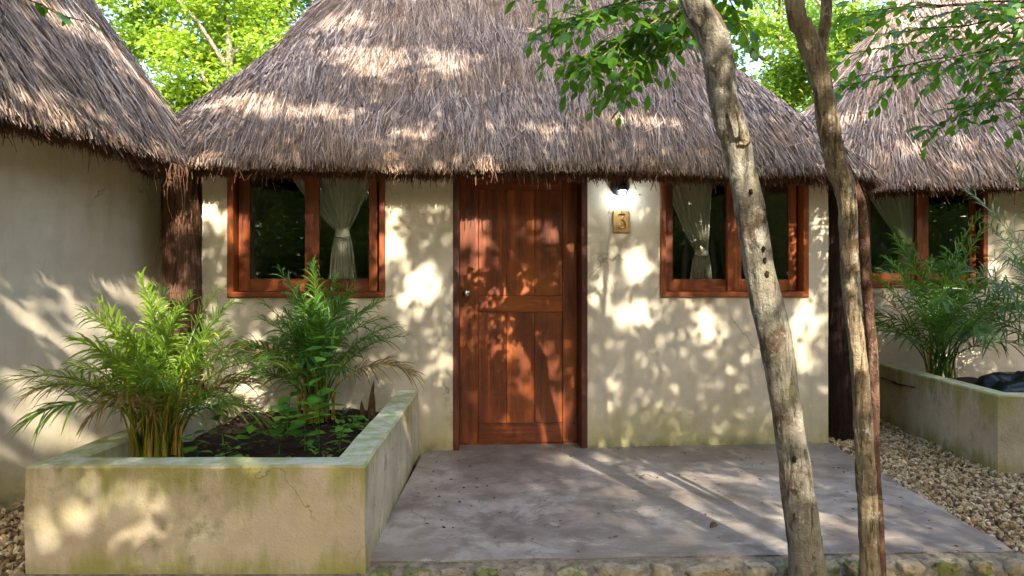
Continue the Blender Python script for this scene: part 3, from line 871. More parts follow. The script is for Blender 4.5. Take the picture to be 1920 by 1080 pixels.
# ---- lamp and number plaque on the centre wall
def fixtures():
    cz = math.cos(HC['rz']); sz = math.sin(HC['rz'])
    W = lambda u, v, z: (HC['loc'][0]+u*cz-v*sz, HC['loc'][1]+u*sz+v*cz, z)
    lu = .888
    lp = empty("wall_lamp", W(lu, 0, 2.10), HC['rz'], label="black bulkhead wall lamp glowing white under the eave right of the red door", cat="lamp")
    MB().lathe([(.0001, 0), (.078, 0), (.078, .018), (.060, .032), (.0001, .034)], (-.008, 0, .03), '-y', 28, False).build("back_plate", M['black'], lp, True)
    MB().tube([(0, -.02, .045), (0, -.055, .05), (0, -.078, .042), (0, -.08, .02)], [.03, .032, .034, .034], 14).build("arm", M['black'], lp, True)
    MB().lathe([(.0001, .055), (.036, .05), (.045, .02), (.046, -.012), (.042, -.014), (.0001, -.014)], (0, -.08, 0), 'z', 24, False).build("cap", M['black'], lp, True)
    MB().lathe([(.040, -.013), (.041, -.08), (.038, -.112), (.026, -.130), (.0001, -.136)], (0, -.08, 0), 'z', 24, False).build("glass_jar", lamp_glass(), lp, True)
    MB().lathe([(.0001, -.018), (.016, -.02), (.020, -.04), (.027, -.062), (.029, -.08), (.024, -.1), (.012, -.112), (.0001, -.115)], (0, -.08, 0), 'z', 20, False).build("bulb", emit("lit_bulb", (.86, .95, 1.0), 12), lp, True)
    cage = MB()
    for k in range(4):
        t = R(45+90*k); r_ = .046
        cage.tube([(r_*math.cos(t), -.08+r_*math.sin(t), -.01), (r_*math.cos(t), -.08+r_*math.sin(t), -.10), (.03*math.cos(t), -.08+.03*math.sin(t), -.138), (0, -.08, -.145)], [.0018]*4, 5)
    cage.build("wire_guard", M['chrome'], lp)
    pq = empty("number_plaque", W(.893, 0, 1.845), HC['rz'], label="small honey wood plaque with brass number 3 below the wall lamp", cat="sign")
    MB().box(-.066, .066, -.020, -.001, -.090, .090, .004).build("plaque_board", M['plaque'], pq)
    pts = [(-.027, .058), (.028, .058), (.016, .036), (-.001, .013), (.018, .007), (.031, -.012), (.031, -.034), (.016, -.053), (-.006, -.058), (-.026, -.048)]
    path = smooth_path([(x, -.024, z, 1) for x, z in pts[3:]], .004)[:, :3]
    dg = MB(); dg.tube([(x, -.024, z) for x, z in pts[:4]], [.006, .006, .006, .0058], 8); dg.tube(path, [.006]*len(path), 8)
    o = dg.build("digit", M['brass'], pq, True)
    for z in (.076, -.072): MB().lathe([(.0001, 0), (.005, 0), (.005, .003), (.0001, .004)], (0, -.0198, z), '-y', 8, False).build("screw", M['black'], pq)
    nl = empty("wall_nail", W(1.05, 0, 2.065), HC['rz'], label="tiny dark nail in the plaster between the wall lamp and the right window", cat="nail")
    MB().lathe([(.0001, -.004), (.005, 0), (.004, .006), (.0001, .008)], (0, 0, 0), '-y', 8, False).build("nail_head", M['black'], nl)
fixtures()

# ---- curtains behind the glass
def curtain(hutobj, loc, rz, u0, u1, uk, zk, zt, zb, wb, v, label, wk=.045):
    cz, sz_ = math.cos(rz), math.sin(rz)
    root = empty("curtain", (loc[0]+uk*cz-v*sz_, loc[1]+uk*sz_+v*cz, zb), rz, label=label, cat="curtain", group="tied curtains behind the window glass")
    nu, nz = 90, 60; V = []
    for j in range(nz+1):
        z = zt+(zb-zt)*j/nz
        if z > zk:
            s = ((z-zk)/(zt-zk)); s = s**.82
            l = (uk-wk)+(u0-(uk-wk))*s; r_ = (uk+wk)+(u1-(uk+wk))*s
            amp = .006+.022*(1-s)+.008
        else:
            s = min(1, (zk-z)/(zk-zb)); s = s**.5
            l = uk-wk-(wb-wk)*s; r_ = uk+wk+(wb-wk)*s; amp = .022
        for i in range(nu+1):
            a = i/nu
            fold = math.sin(a*math.pi*2*8+1.3*math.sin(z*2))+.4*math.sin(a*41+z)
            V.append((l+(r_-l)*a-uk, amp*fold, z-zb))
    F = [(j*(nu+1)+i, j*(nu+1)+i+1, (j+1)*(nu+1)+i+1, (j+1)*(nu+1)+i) for j in range(nz) for i in range(nu)]
    link("cloth_panel", np_mesh("cloth_panel", V, [np.array(F)], smooth=True), root, M['cloth'])
    t = MB(); ring = []
    for k in range(24):
        q = 2*math.pi*k/24; ring.append((math.cos(q)*(wk+.014), math.sin(q)*.038))
    t.rings([[(x, y, zk-zb+dz+.012*math.sin(6.28*i/24)) for i, (x, y) in enumerate(ring)] for dz in (-.035, -.02, .02, .032)], cap0=False, cap1=False)
    t.build("tie_band", M['cloth'], root, True)
curtain(hut, HC['loc'], HC['rz'], -1.83, -1.10, -1.375, 1.76, 2.27, 1.25, .125, .17, "cream curtain tied in the middle behind the left window of the middle hut")
curtain(hut, HC['loc'], HC['rz'], 1.27, 1.72, 1.63, 1.62, 2.27, 1.25, .10, .175, "cream curtain tied back in the left pane of the window right of the door")

# ---- left hut (long side faces the right of the picture)
LH = dict(loc=(-3.0, 3.97, 0), rz=0)
la = math.atan2(.19, 1.15)      # long direction leans this much from +Y
# local frame: u along the long wall (away from the camera), v into the hut (-X side)
hl = empty("thatched_hut", (-3.09, 3.9, 0), math.radians(90)-la, label="thatched hut at the left edge with a blank cream plaster side wall", cat="hut")
mb = wall_mesh(None, -2.2, 1.86, 0, .19, -.13, 2.33, [], 3.6)
mb.build("wall", M['wall'], hl)
roof_l = Roof(-.16, 1.38, 2.72, 1.88, 1.5, 2.235, 57, .03, 5)
thatch_roof(hl, roof_l, 125000, lambda p, n: ((n[:, 1] < .25) | (n[:, 0] > .2)) & (p[:, 0] > -2.4) & (p[:, 1] < 2.2) & ((p[:, 2] > 2.42) | (p[:, 0] < 1.35)), 1.72, M['straw'], .36, 23, .92)

# ---- right hut
RH = dict(loc=(4.1, 7.05, 0), rz=-.05)
hr = empty("thatched_hut", RH['loc'], RH['rz'], label="thatched hut at the right edge behind the tree trunks, with a dim window", cat="hut")
mb = wall_mesh(None, -.72, 3.6, 0, .19, -.12, 2.42, [(-.54, .71, 1.302, 2.38)], 3.4)
mb.build("wall", M['wall'], hr)
hut_interior(hr, -.72, 3.6, 0, 3.4, 0, 2.4)
window(hr, -.538, .708, 1.304, 2.378, 0)
curtain(hr, RH['loc'], RH['rz'], -.42, .08, .0, 1.80, 2.3, 1.33, .09, .175, "dim curtain drawn to the middle of the right hut's window")
roof_r = Roof(1.7, 1.75, 2.95, 2.15, 1.3, 2.30, 51, .03, 9)
thatch_roof(hr, roof_r, 75000, lambda p, n: (n[:, 1] < .25) & (p[:, 1] < 2.2) & (p[:, 0] < 2.6), 2.0, M['straw'], .40, 37, 1.3)

# ---- straw-wrapped posts between the huts
def straw_post(x, y, r_, h, label, seed, mat='straw_dark'):
    root = empty("straw_post", (x, y, -.1), 0, label=label, cat="post", group="straw wrapped posts between the huts")
    zz = np.linspace(0, h, 12); V, F, _ = tube_np([(0.02*math.sin(z*2), 0, z) for z in zz], [r_*(.9+.05*math.sin(z*4)) for z in zz], 16)
    link("post_core", np_mesh("post_core", V, [F], smooth=True), root, M['core'])
    rg = np.random.default_rng(seed); n = 5200
    a = rg.uniform(0, 2*np.pi, n); z = rg.uniform(.1, h, n)
    rr = r_*(.93+.05*np.sin(z*4))
    N = np.stack([np.cos(a), np.sin(a), np.zeros(n)], -1)
    P = np.stack([rr*N[:, 0]+.02*np.sin(z*2), rr*N[:, 1], z], -1)+N*rg.uniform(0, .02, n)[:, None]
    T = np.stack([-np.sin(a), np.cos(a), np.zeros(n)], -1)
    D = unit(np.array([0, 0, -1.0])+T*rg.normal(0, .06, n)[:, None]+N*rg.normal(.01, .03, n)[:, None])
    V = ribbons(P, D, N, rg.uniform(.15, .45, n), rg.uniform(.0025, .006, n), rg.normal(0, .03, n), 3, .4, rg.normal(0, .05, n), rg.uniform(0, 1, n))
    link("straw_wrap", np_mesh("straw_wrap", V[0], [V[1]], V[2]), root, M[mat])['kind'] = 'stuff'
straw_post(-2.57, 5.43, .13, 2.4, "thick red brown straw wrapped post at the left corner of the middle hut", 3)
straw_post(2.92, 6.22, .14, 2.35, "dark straw wrapped post in the gap right of the middle hut", 4, "straw_shaded")

# loose fibres hanging where the left roofs meet
def loose():
    rg = np.random.default_rng(9); n = 34; parts = []
    root = empty("hanging_straw", (-2.42, 4.88, 2.1), label="loose straw strands hanging where the left and middle roofs meet", cat="straw")
    for k in range(n):
        x = rg.uniform(-.07, .10); y = rg.uniform(-.06, .12); L = rg.uniform(.06, .22) if k > 3 else rg.uniform(.4, .62)
        pts = [(x+.03*t*math.sin(k)+.03*math.sin(t*4+k)*t*(1 if k > 3 else 1.6), y+.02*math.cos(k)*t, .07-L*t) for t in np.linspace(0, 1, 8)]
        parts.append(tube_np(pts, [.0028]*4+[.002]*4, 4))
    V, F, r = merge(*parts)
    link("strand", np_mesh("strand", V, F, r), root, M['straw_dark'])['kind'] = 'stuff'
loose()

# ================================================================ PLANTERS
def planter_box(name, pts_out, th, h, z0, label, open_back=True, jitter=.006, rcorner=.02):
    """pts_out: outer outline (open polyline), wall runs along it with thickness th to the inner side (left of travel)"""
    root = empty(name, (pts_out[0][0], pts_out[0][1], z0), label=label, cat="planter", group="plastered planters")
    ox, oy = pts_out[0]
    # densify
    P = []
    for (a, b) in zip(pts_out[:-1], pts_out[1:]):
        k = int(math.hypot(b[0]-a[0], b[1]-a[1])/.08)
        for i in range(k): P.append((a[0]+(b[0]-a[0])*i/k, a[1]+(b[1]-a[1])*i/k, i == 0))
    P.append((*pts_out[-1], True))
    rs = []
    for i, (x, y, corner) in enumerate(P):
        p = Vector((x, y)); d0 = (p-Vector(P[i-1][:2])).normalized() if i else None; d1 = (Vector(P[i+1][:2])-p).normalized() if i < len(P)-1 else None
        if d0 is None: d0 = d1
        if d1 is None: d1 = d0
        n0 = Vector((-d0.y, d0.x)); n1 = Vector((-d1.y, d1.x)); nb = (n0+n1).normalized(); nb = nb/max(.3, nb.dot(n0))
        def at(o, z, k):
            j = jitter*mnoise.noise(Vector((x*3, y*3, k)))
            q = p+nb*(o+j); return (q.x-ox, q.y-oy, z+jitter*.8*mnoise.noise(Vector((x*2.5, y*2.5, k+5))))
        c = .012
        rs.append([at(0, 0, 1), at(0, h*.5, 2), at(.002, h-c, 3), at(c, h, 3), at(th-c, h, 4), at(th, h-c, 4), at(th, h*.5, 5), at(th, 0, 6)])
    mb = MB(); mb.rings(rs)
    o = mb.build("planter_wall", M['planter'], root, False)
    return root
pl = planter_box("planter", [(-2.24, 5.36), (-2.235, 3.18), (-.675, 3.185), (-.745, 5.52)], .165, .515, -.03,
    "low cream planter stained with green moss in front of the left window")
pr_ = planter_box("planter", [(3.72, 7.02), (3.49, 4.98), (5.4, 4.80)], .15, .60, -.07,
    "mossy plastered planter in front of the right hut, holding black plastic")
planter_box_ledge = MB().box(0, 1.1, 0, .14, 0, .56, .012).build("back_ledge", M['planter'], pr_, False, (4.55-3.72, 6.1-7.02, .03))

def soil(parent, x0, x1, y0, y1, z, seed):
    n = 26; V = []
    px, py, pz = parent.location
    for i in range(n+1):
        for j in range(n+1):
            x = x0+(x1-x0)*i/n; y = y0+(y1-y0)*j/n
            V.append((x-px, y-py, z+.03*mnoise.noise(Vector((x*6, y*6, seed)))+.012*mnoise.noise(Vector((x*25, y*25, seed)))-pz))
    F = [(i*(n+1)+j, (i+1)*(n+1)+j, (i+1)*(n+1)+j+1, i*(n+1)+j+1) for i in range(n) for j in range(n)]
    link("soil", np_mesh("soil", V, [np.array(F)], smooth=True), parent, M['soil'])
soil(pl, -2.10, -.82, 3.33, 5.5, .33, 1)
soil(pr_, 3.62, 5.3, 5.08, 6.98, .40, 2)

# ================================================================ PLANTS
LEAF_V = np.array([(0,0,0),(.25,.20,.04),(.25,-.20,.04),(.55,.26,.05),(.55,-.26,.05),(.82,.13,.02),(.82,-.13,.02),(1,0,-.05),(.25,0,0),(.55,0,.0),(.82,0,-.02)], float)
LEAF_F3 = [(0,8,1),(0,2,8),(5,10,7),(10,6,7)]
LEAF_F4 = [(8,9,3,1),(2,4,9,8),(9,10,5,3),(4,6,10,9)]
LEAF_T = np.array(LEAF_F3+[t for q in LEAF_F4 for t in ((q[0],q[1],q[2]),(q[0],q[2],q[3]))])
SL_V = np.array([(0,0,0),(.45,.24,.05),(1,0,-.04),(.45,-.24,.05),(.45,0,0)], float)     # small leaf, 4 tris
SL_F = np.array([(0,4,1),(1,4,2),(0,3,4),(3,2,4)])
TINY_V = np.array([(0,0,0),(.5,.28,.03),(1,0,0),(.5,-.28,.03)], float); TINY_F = np.array([(0,3,2),(0,2,1)])

def palm(name, loc, label, mat, nf, flen, seed, lean=None, top=1.0, leaflet=.21, wl=.0065, spread=(.12, .75), canes=26, ang=None):
    root = empty(name, loc, label=label, cat="palm", group="areca palms in the planters")
    rg = np.random.default_rng(seed)
    for k in range(nf):
        az = (k*2.399+rg.uniform(-.4, .4)) if ang is None else rg.uniform(*ang)
        f = (k+.5)/nf
        tilt = spread[0]+(spread[1]-spread[0])*f+rg.uniform(-.06, .06)
        L = flen*rg.uniform(.8, 1.1)*(1.05-.25*f)
        h = np.array([math.cos(az), math.sin(az), 0])
        p = np.array([rg.uniform(-.08, .08), rg.uniform(-.08, .08), 0.0]); th = tilt*.35
        m = 22; pts = [p.copy()]; 
        curl = (.55+1.0*f)*rg.uniform(.8, 1.2)
        for i in range(m):
            t = i/m; th = tilt*(.35+.65*min(1, t*2.2))+curl*t**1.8
            p = p+(h*math.sin(th)+np.array([0, 0, math.cos(th)]))*(L/m); pts.append(p.copy())
        pts = np.array(pts); T = unit(np.gradient(pts, axis=0))
        rl = rg.normal(0, .45)
        side = np.array([-math.sin(az), math.cos(az), 0]); up = unit(np.cross(T, side)*-1)
        up = np.where((up[:, 2:3] < 0), -up, up)
        V0 = tube_np(pts, np.linspace(.0075, .0018, m+1), 5)
        V0 = (V0[0], V0[1], np.full(len(V0[0]), .95))
        side_v = unit(side[None]*math.cos(rl)+up*math.sin(rl)); up = unit(np.cross(side_v, T)*-1); up = np.where((up[:, 2:3] < 0), -up, up)
        # leaflets
        ts = np.linspace(.36, 1.0, 27); ii = ts*m; i0 = np.clip(ii.astype(int), 0, m-1); fr = (ii-i0)[:, None]
        Pq = pts[i0]*(1-fr)+pts[i0+1]*fr; Tq = T[i0]; Uq = up[i0]
        parts = [V0]
        base_r = rg.uniform(0, .6)
        for sg in (-1, 1):
            q = len(ts)
            fwd = .6+.75*((ts-.36)/.64)**1.4+rg.normal(0, .14, q)
            Sd = side_v[i0]*sg
            D = unit(Tq*np.sin(fwd)[:, None]+Sd*np.cos(fwd)[:, None]+Uq*rg.normal(.30, .22, q)[:, None]+rg.normal(0, .10, (q, 3)))
            N = unit(np.cross(D, np.cross(Uq, D)))
            sh = np.sin(np.clip((ts-.30)/.70, 0, 1)*np.pi*.86)**.7
            Lf = leaflet*sh*rg.uniform(.85, 1.12, q)+.03
            parts.append(leaf_strip(Pq, D, N, Lf, wl*(.5+.6*sh)*rg.uniform(.85, 1.15, q), rg.uniform(.5, 1.0, q), base_r+rg.uniform(0, .35, q)))
        V, F, r_ = merge(*parts)
        dead = f > .55 and rg.uniform() < .16
        fo = link("frond", np_mesh("frond", V, F, r_), root, M['palm_dead'] if dead else mat)
        if dead: fo['label'] = "yellowed dry frond"
    # canes: bright yellow-green stems at the foot
    parts = []
    for k in range(canes):
        az = rg.uniform(0, 6.28); h = np.array([math.cos(az), math.sin(az), 0]); L = rg.uniform(.25, .55); t = rg.uniform(.05, .38)
        b = np.array([rg.uniform(-.13, .13), rg.uniform(-.10, .10), 0]); z0 = np.array([0, 0, -.03])
        pts = [z0+b+(h*math.sin(t*s)*1.0+np.array([0, 0, math.cos(t*s)]))*L*s for s in np.linspace(0, 1, 6)]
        v = tube_np(pts, np.linspace(.011, .005, 6)*rg.uniform(.7, 1.15), 6); parts.append((v[0], v[1], np.full(len(v[0]), rg.uniform(0, 1))))
    V, F, r_ = merge(*parts)
    tag(link("cane", np_mesh("cane", V, F, r_, smooth=True), root, M['cane']), kind='stuff')
    return root

def leaf_strip(P, D, N, L, W, droop, rnd):
    """arched lance-shaped leaflets folded along the midrib, gravity droop"""
    n = len(P); segs = 4; V = np.zeros((n, segs+1, 3, 3)); S_ = unit(np.cross(D, N)); pr = [.45, 1.0, .92, .62, .03]
    g = np.array([0, 0, -1.0])
    for i in range(segs+1):
        t = i/segs
        c = P+D*(L*t)[:, None]+g*(droop*L*.62*t*t)[:, None]-D*(droop*L*.16*t*t)[:, None]
        w_ = W*pr[i]
        V[:, i, 0] = c-S_*w_[:, None]+N*(w_*.35)[:, None]; V[:, i, 1] = c; V[:, i, 2] = c+S_*w_[:, None]+N*(w_*.35)[:, None]
    b = (np.arange(n)*(segs+1)*3)[:, None]
    F = np.concatenate([b+np.array([[3*i+k, 3*i+k+1, 3*i+k+4, 3*i+k+3]]) for i in range(segs) for k in (0, 1)])
    return V.reshape(-1, 3), F, np.repeat(rnd, (segs+1)*3)

palm("areca_palm", (-1.97, 3.86, .37), "bright green areca palm with yellow canes at the front of the left planter", M['palm_a'], 44, .92, 5, leaflet=.195, wl=.0060, spread=(.05, .70), canes=56)
palm("areca_palm", (-1.42, 5.0, .37), "bushy dark green areca palm against the wall under the left window", M['palm_b'], 44, 1.02, 6, leaflet=.20, wl=.0062, spread=(.03, .66), canes=22)
palm("areca_palm", (3.92, 6.35, .40), "dark areca palm in the right planter below the dim window", M['palm_b'], 32, 1.42, 7, leaflet=.26, wl=.0072, spread=(.05, .75), canes=14)
palm("areca_palm", (4.75, 6.0, .40), "areca palm reaching in from the right edge over the right planter", M['palm_c'], 26, 1.9, 8, leaflet=.33, wl=.0078, spread=(.1, .8), canes=10)

def weed(loc, h, npairs, leaf, label, seed, lean=(0, 0), mat='weed', group="small weeds growing in the left planter", leafmesh=[]):
    rg = random.Random(seed)
    root = empty("weed", loc, label=label, cat="plant", group=group)
    pts = [(lean[0]*t*t, lean[1]*t*t, h*t) for t in np.linspace(0, 1, 8)]
    V, F, _ = tube_np([(x, y, z-.02) for x, y, z in pts], np.linspace(.0032, .0016, 8), 5)
    link("stem", np_mesh("stem", V, [F], np.full(len(V), .9), smooth=True), root, M[mat])
    if not leafmesh:
        leafmesh.append(np_mesh("leaf", LEAF_V*np.array([1, 1.15, 1]), [LEAF_T], np.full(len(LEAF_V), .1), smooth=True)); leafmesh[0].materials.append(M[mat])
    for k in range(npairs):
        t = .35+.65*(k+1)/npairs; a0 = rg.uniform(-.5, .5)+k*1.57
        for s in (0, 1):
            o = link("leaf", leafmesh[0], root)
            a = a0+s*math.pi; sc = leaf*rg.uniform(.75, 1.15)*(1.1-.35*t)
            o.location = (lean[0]*t*t, lean[1]*t*t, h*t-.02)
            o.rotation_euler = (rg.uniform(-.3, .3), rg.uniform(-.25, .35), a); o.scale = (sc, sc, sc)
    return root
W_ = [((-1.12, 4.02, .33), .66, 7, .135, "tall broad leaved sapling rising in front of the dark palm", (.03, .02)),
      ((-1.66, 4.0, .33), .26, 4, .12, "slim weed nearest the bright palm in the left planter", (-.05, 0)),
      ((-1.50, 3.95, .33), .17, 3, .125, "low weed with two tiers of leaves left of the planter's middle", (.02, 0)),
      ((-1.36, 4.05, .33), .27, 5, .12, "weed with a pale stem in the middle of the left planter", (.03, 0)),
      ((-1.24, 4.15, .33), .19, 4, .13, "low spreading weed between the pale stemmed one and the sapling", (.0, 0)),
      ((-1.46, 4.5, .33), .46, 5, .12, "taller thin weed behind the low ones in the left planter", (.06, .02)),
      ((-1.02, 4.1, .33), .13, 3, .10, "short weed right of the sapling foot", (.02, 0)),
      ((-1.70, 3.75, .33), .16, 3, .10, "short weed by the foot of the bright palm", (-.02, 0)),
      ((-1.30, 4.6, .33), .24, 3, .12, "dark leaved weed at the back before the dark palm", (.02, 0)),
      ((-1.00, 4.45, .33), .12, 2, .09, "tiny weed near the planter's right wall", (.01, 0))]
for k, (l, h, n_, s_, lb, ln) in enumerate(W_): weed(l, h+.04, n_+1, s_*1.12, lb, 40+k, ln)
weed((2.42, 3.22, -.10), .16, 3, .05, "small weed at the front right corner of the patio", 77, (.03, 0), group="small weeds at the patio edge")
weed((3.42, 4.95, -.07), .07, 2, .06, "tiny weed at the foot of the right planter corner", 78, (.0, 0), group="small weeds at the patio edge")
def seedlings():
    rg = np.random.default_rng(12); n = 260
    c = np.stack([rg.uniform(-1.75, -.95, 34), rg.uniform(3.5, 5.1, 34)], -1); k = rg.integers(0, 34, n)
    P = np.stack([c[k, 0]+rg.normal(0, .025, n), c[k, 1]+rg.normal(0, .025, n), rg.uniform(.36, .42, n)], -1)
    a = rg.uniform(0, 6.28, n); X = np.stack([np.cos(a), np.sin(a), rg.uniform(-.1, .5, n)], -1)
    V, F, r_ = scatter(LEAF_V, LEAF_T, P, frames(X, unit(rg.normal(0, .3, (n, 3))+np.array([0, 0, 1.0])))*rg.uniform(.03, .06, n)[:, None, None], rg.uniform(0, 1, n))
    tag(link("seedlings", np_mesh("seedlings", V, [F], r_), None, M['weed']), kind='stuff', label="carpet of tiny green seedlings on the left planter's soil", cat="seedlings")
seedlings()
def husk():
    root = empty("dry_frond", (-1.02, 4.95, .37), label="dry curled brown frond standing at the back of the left planter", cat="leaf")
    for k, (dx, h) in enumerate(((0, .30), (.03, .22), (-.04, .14))):
        v = leaf_strip(np.array([[dx, 0, 0]]), unit(np.array([[.12*(1-k), 0, 1.0]])), np.array([[0, -1.0, 0]]), np.array([h]), np.array([.018]), np.array([.1]), np.array([.5]))
        link("blade", np_mesh("blade", v[0], [v[1]], v[2]), root, M['dry'])
husk()
def flower_ball(loc, r_, label):
    V, F = rock(r_, r_, r_, 4, 2, .3, .1)
    me = bpy.data.meshes.new("seed_head"); me.from_pydata(V, [], F)
    o = link("seed_head", me, None, M['dry'], loc); tag(o, label, "seed head")
    return o

# fallen leaves on slab and gravel
def fallen():
    me = np_mesh("fallen_leaf", LEAF_V*np.array([.07, .075, .25]), [LEAF_T], smooth=True); me.materials.append(M['dry'])
    big = ((1.06, 3.72, .012, .6, "curled dark brown leaf lying on the patio near the leaning trunk"),)
    for x, y, z, a, lb in big:
        o = link("fallen_leaf", me, None, None, (x, y, z), (.5, -.2, a)); tag(o, lb, "leaf", "dry leaves fallen on the patio")
    rg = random.Random(5); parts = []
    TVs = LEAF_V*np.array([.06, .065, .14])
    n = 420; P = []
    while len(P) < n:
        r_ = rg.random()
        if r_ < .30: x, y = rg.uniform(-.6, 2.5), rg.uniform(3.4, 5.7); z = .004; 
        elif r_ < .60: x, y = rg.uniform(2.65, 3.5), rg.uniform(3.4, 6.8); z = ground_z(x, y)+.035
        elif r_ < .65: x, y = rg.uniform(-3.0, -2.3), rg.uniform(3.0, 4.4); z = ground_z(x, y)+.05
        else: x, y = rg.uniform(-2.0, -.9), rg.uniform(3.5, 5.3); z = .39
        P.append((x, y, z))
    P = np.array(P); sc = np.where((P[:, 0] > -.65) & (P[:, 0] < 2.55), .42, .8)*rng.uniform(.5, 1.1, n)
    a = rng.uniform(0, 6.28, n); X = np.stack([np.cos(a), np.sin(a), rng.uniform(-.2, .2, n)], -1); N = unit(np.stack([rng.normal(0, .3, n), rng.normal(0, .3, n), np.ones(n)], -1))
    V, F, r_ = scatter(TVs, LEAF_T, P, frames(X, N)*sc[:, None, None], rng.uniform(0, 1, n))
    tag(link("leaf_litter", np_mesh("leaf_litter", V, [F], r_), None, M['dry']), kind='stuff', label="scattered dry leaf bits on patio, gravel and planter soil", cat="leaf litter")
fallen()

# black plastic bundle and hoses in the right planter
def bundle():
    root = empty("plastic_sack", (4.28, 5.62, .40), label="crumpled black plastic sack lying in the right planter", cat="sack")
    V = []; nu, nv = 44, 16
    for i in range(nv+1):
        for j in range(nu):
            a = 2*math.pi*j/nu; t = i/nv; r_ = math.sin(t*math.pi/2)
            x, y, z = .52*math.cos(a)*r_, .36*math.sin(a)*r_, .20*(1-t**2.2)
            d = .07*mnoise.noise(Vector((x*7, y*7, 1)))+.05*abs(mnoise.noise(Vector((x*15, y*15, 4))))
            V.append((x*(1+d), y*(1+d), max(-.02, z+d*(1-t*.6))))
    F = [(i*nu+j, i*nu+(j+1) % nu, (i+1)*nu+(j+1) % nu, (i+1)*nu+j) for i in range(nv) for j in range(nu)]
    link("sack_skin", np_mesh("sack_skin", V, [np.array(F)], smooth=True), root, M['plastic'])
    for k in range(3):
        h = empty("garden_hose", (4.35+.12*k, 5.5+.08*k, .5), label=("thin black hose arching over the plastic sack toward the right edge", "black hose loop behind the plastic sack", "black hose lying along the planter rim beside the sack")[k], cat="hose", group="black hoses in the right planter")
        pts = smooth_path([(-.35, .25-.1*k, .05, 1), (-.1, .1, .14+.03*k, 1), (.2, .15*k-.1, .17-.02*k, 1), (.5, .2-.12*k, .08, 1), (.8, -.1+.1*k, .02, 1)], .04)[:, :3]
        v = tube_np(pts, [.008]*len(pts), 8); link("hose_tube", np_mesh("hose_tube", v[0], [v[1]], smooth=True), h, M['plastic'])
bundle()

# ================================================================ TREES
def trunk_mesh(path, seed, n=40, step=.012, lump=.10, fine=.05, crack=.0, flute=.0):
    P = smooth_path(path, step)
    def disp(Pp, a, rr, ring):
        out = rr.copy()
        for i in range(len(Pp)):
            for j in range(len(a)):
                q = Vector((math.cos(a[j])*1.0, math.sin(a[j])*1.0, Pp[i][2]*4.0+seed))
                v = lump*mnoise.noise(q*1.1)+fine*mnoise.noise(Vector((q.x*3.2, q.y*3.2, q.z*1.6)))
                if crack:
                    c = mnoise.noise(Vector((q.x*4.5, q.y*4.5, Pp[i][2]*5+seed)))
                    v -= crack*max(0, .25-abs(c))*2.2
                    v += crack*.7*mnoise.noise(Vector((q.x*9, q.y*9, Pp[i][2]*22+seed)))
                out[i, j] = rr[i, j]*(1+v)
        return out
    return tube_np(P[:, :3], P[:, 3], n, disp)

leafmesh_cache = {}
def leaf_meshes(mat, key):
    if key not in leafmesh_cache:
        L = []
        for k in range(4):
            v = LEAF_V.copy(); v[:, 2] += -.10*k/3*v[:, 0]**2; v[:, 1] *= 1+.12*(k-1.5); v[:, 2] += .05*(k % 2)*np.abs(v[:, 1])
            me = np_mesh("leaf", v, [LEAF_T], np.full(len(v), .15*k), smooth=True); me.materials.append(mat); L.append(me)
        leafmesh_cache[key] = L
    return leafmesh_cache[key]

def spray(root, start, end, r0, nsub, leaf, sub_len, seed, sag=.12, limit=300, count=[0], sp=.045, mat=None, up=.0):
    """one branch with side twigs, leaves set alternately"""
    rg = np.random.default_rng(seed); s = np.array(start); e = np.array(end); L = np.linalg.norm(e-s)
    m = 16; ts = np.linspace(0, 1, m)
    pts = s+(e-s)*ts[:, None]; pts[:, 2] += -sag*L*(ts**2)+sag*L*ts; pts += np.cumsum(rg.normal(0, .006, (m, 3)), 0)
    tubes = [tube_np(pts, np.linspace(r0, r0*.25, m), 6)]; leaves = []
    ax = unit((e-s)[None])[0]
    lat = unit(np.cross(ax, [0, 0, 1.0])[None])[0]
    twigs = [pts[int(m*.45):]]
    for k in range(nsub):
        t = .12+.86*(k+.5)/nsub; b = pts[min(m-1, int(t*m))]
        d = unit((ax*rg.uniform(.2, .8)+lat*(1 if k % 2 else -1)*rg.uniform(.4, 1)+np.array([0, 0, rg.uniform(-.75, .45)+up]))[None])[0]
        Ls = sub_len*rg.uniform(.6, 1.2)*(1.1-.4*t); q = 7; tt = np.linspace(0, 1, q)
        tw = b+d*Ls*tt[:, None]; tw[:, 2] -= .18*Ls*tt**2; tw += rg.normal(0, .004, (q, 3))
        tubes.append(tube_np(tw, np.linspace(r0*.33, r0*.14, q), 5)); twigs.append(tw)
    for tw in twigs:
        Lt = np.sum(np.linalg.norm(np.diff(tw, axis=0), axis=1)); nl = max(2, int(Lt/sp))
        for k in range(nl+1):
            t = .15+.85*k/nl; f = t*(len(tw)-1); i = min(int(f), len(tw)-2); p = tw[i]*(1-(f-i))+tw[i+1]*(f-i)
            d = unit((tw[i+1]-tw[i])[None])[0]; sd = np.cross(d, [0, 0, 1.0]); sd /= max(.1, np.linalg.norm(sd))
            X = d*rg.uniform(.3, .9)+sd*(1 if k % 2 else -1)*rg.uniform(.5, 1)+np.array([0, 0, rg.uniform(-.6, .1)])
            if k == nl: X = d+np.array([0, 0, -.3])
            N = np.array([0, 0, 1.0])+rg.normal(0, .38, 3)
            leaves.append((p, X, N, leaf*rg.uniform(.65, 1.15)))
    return tubes, leaves

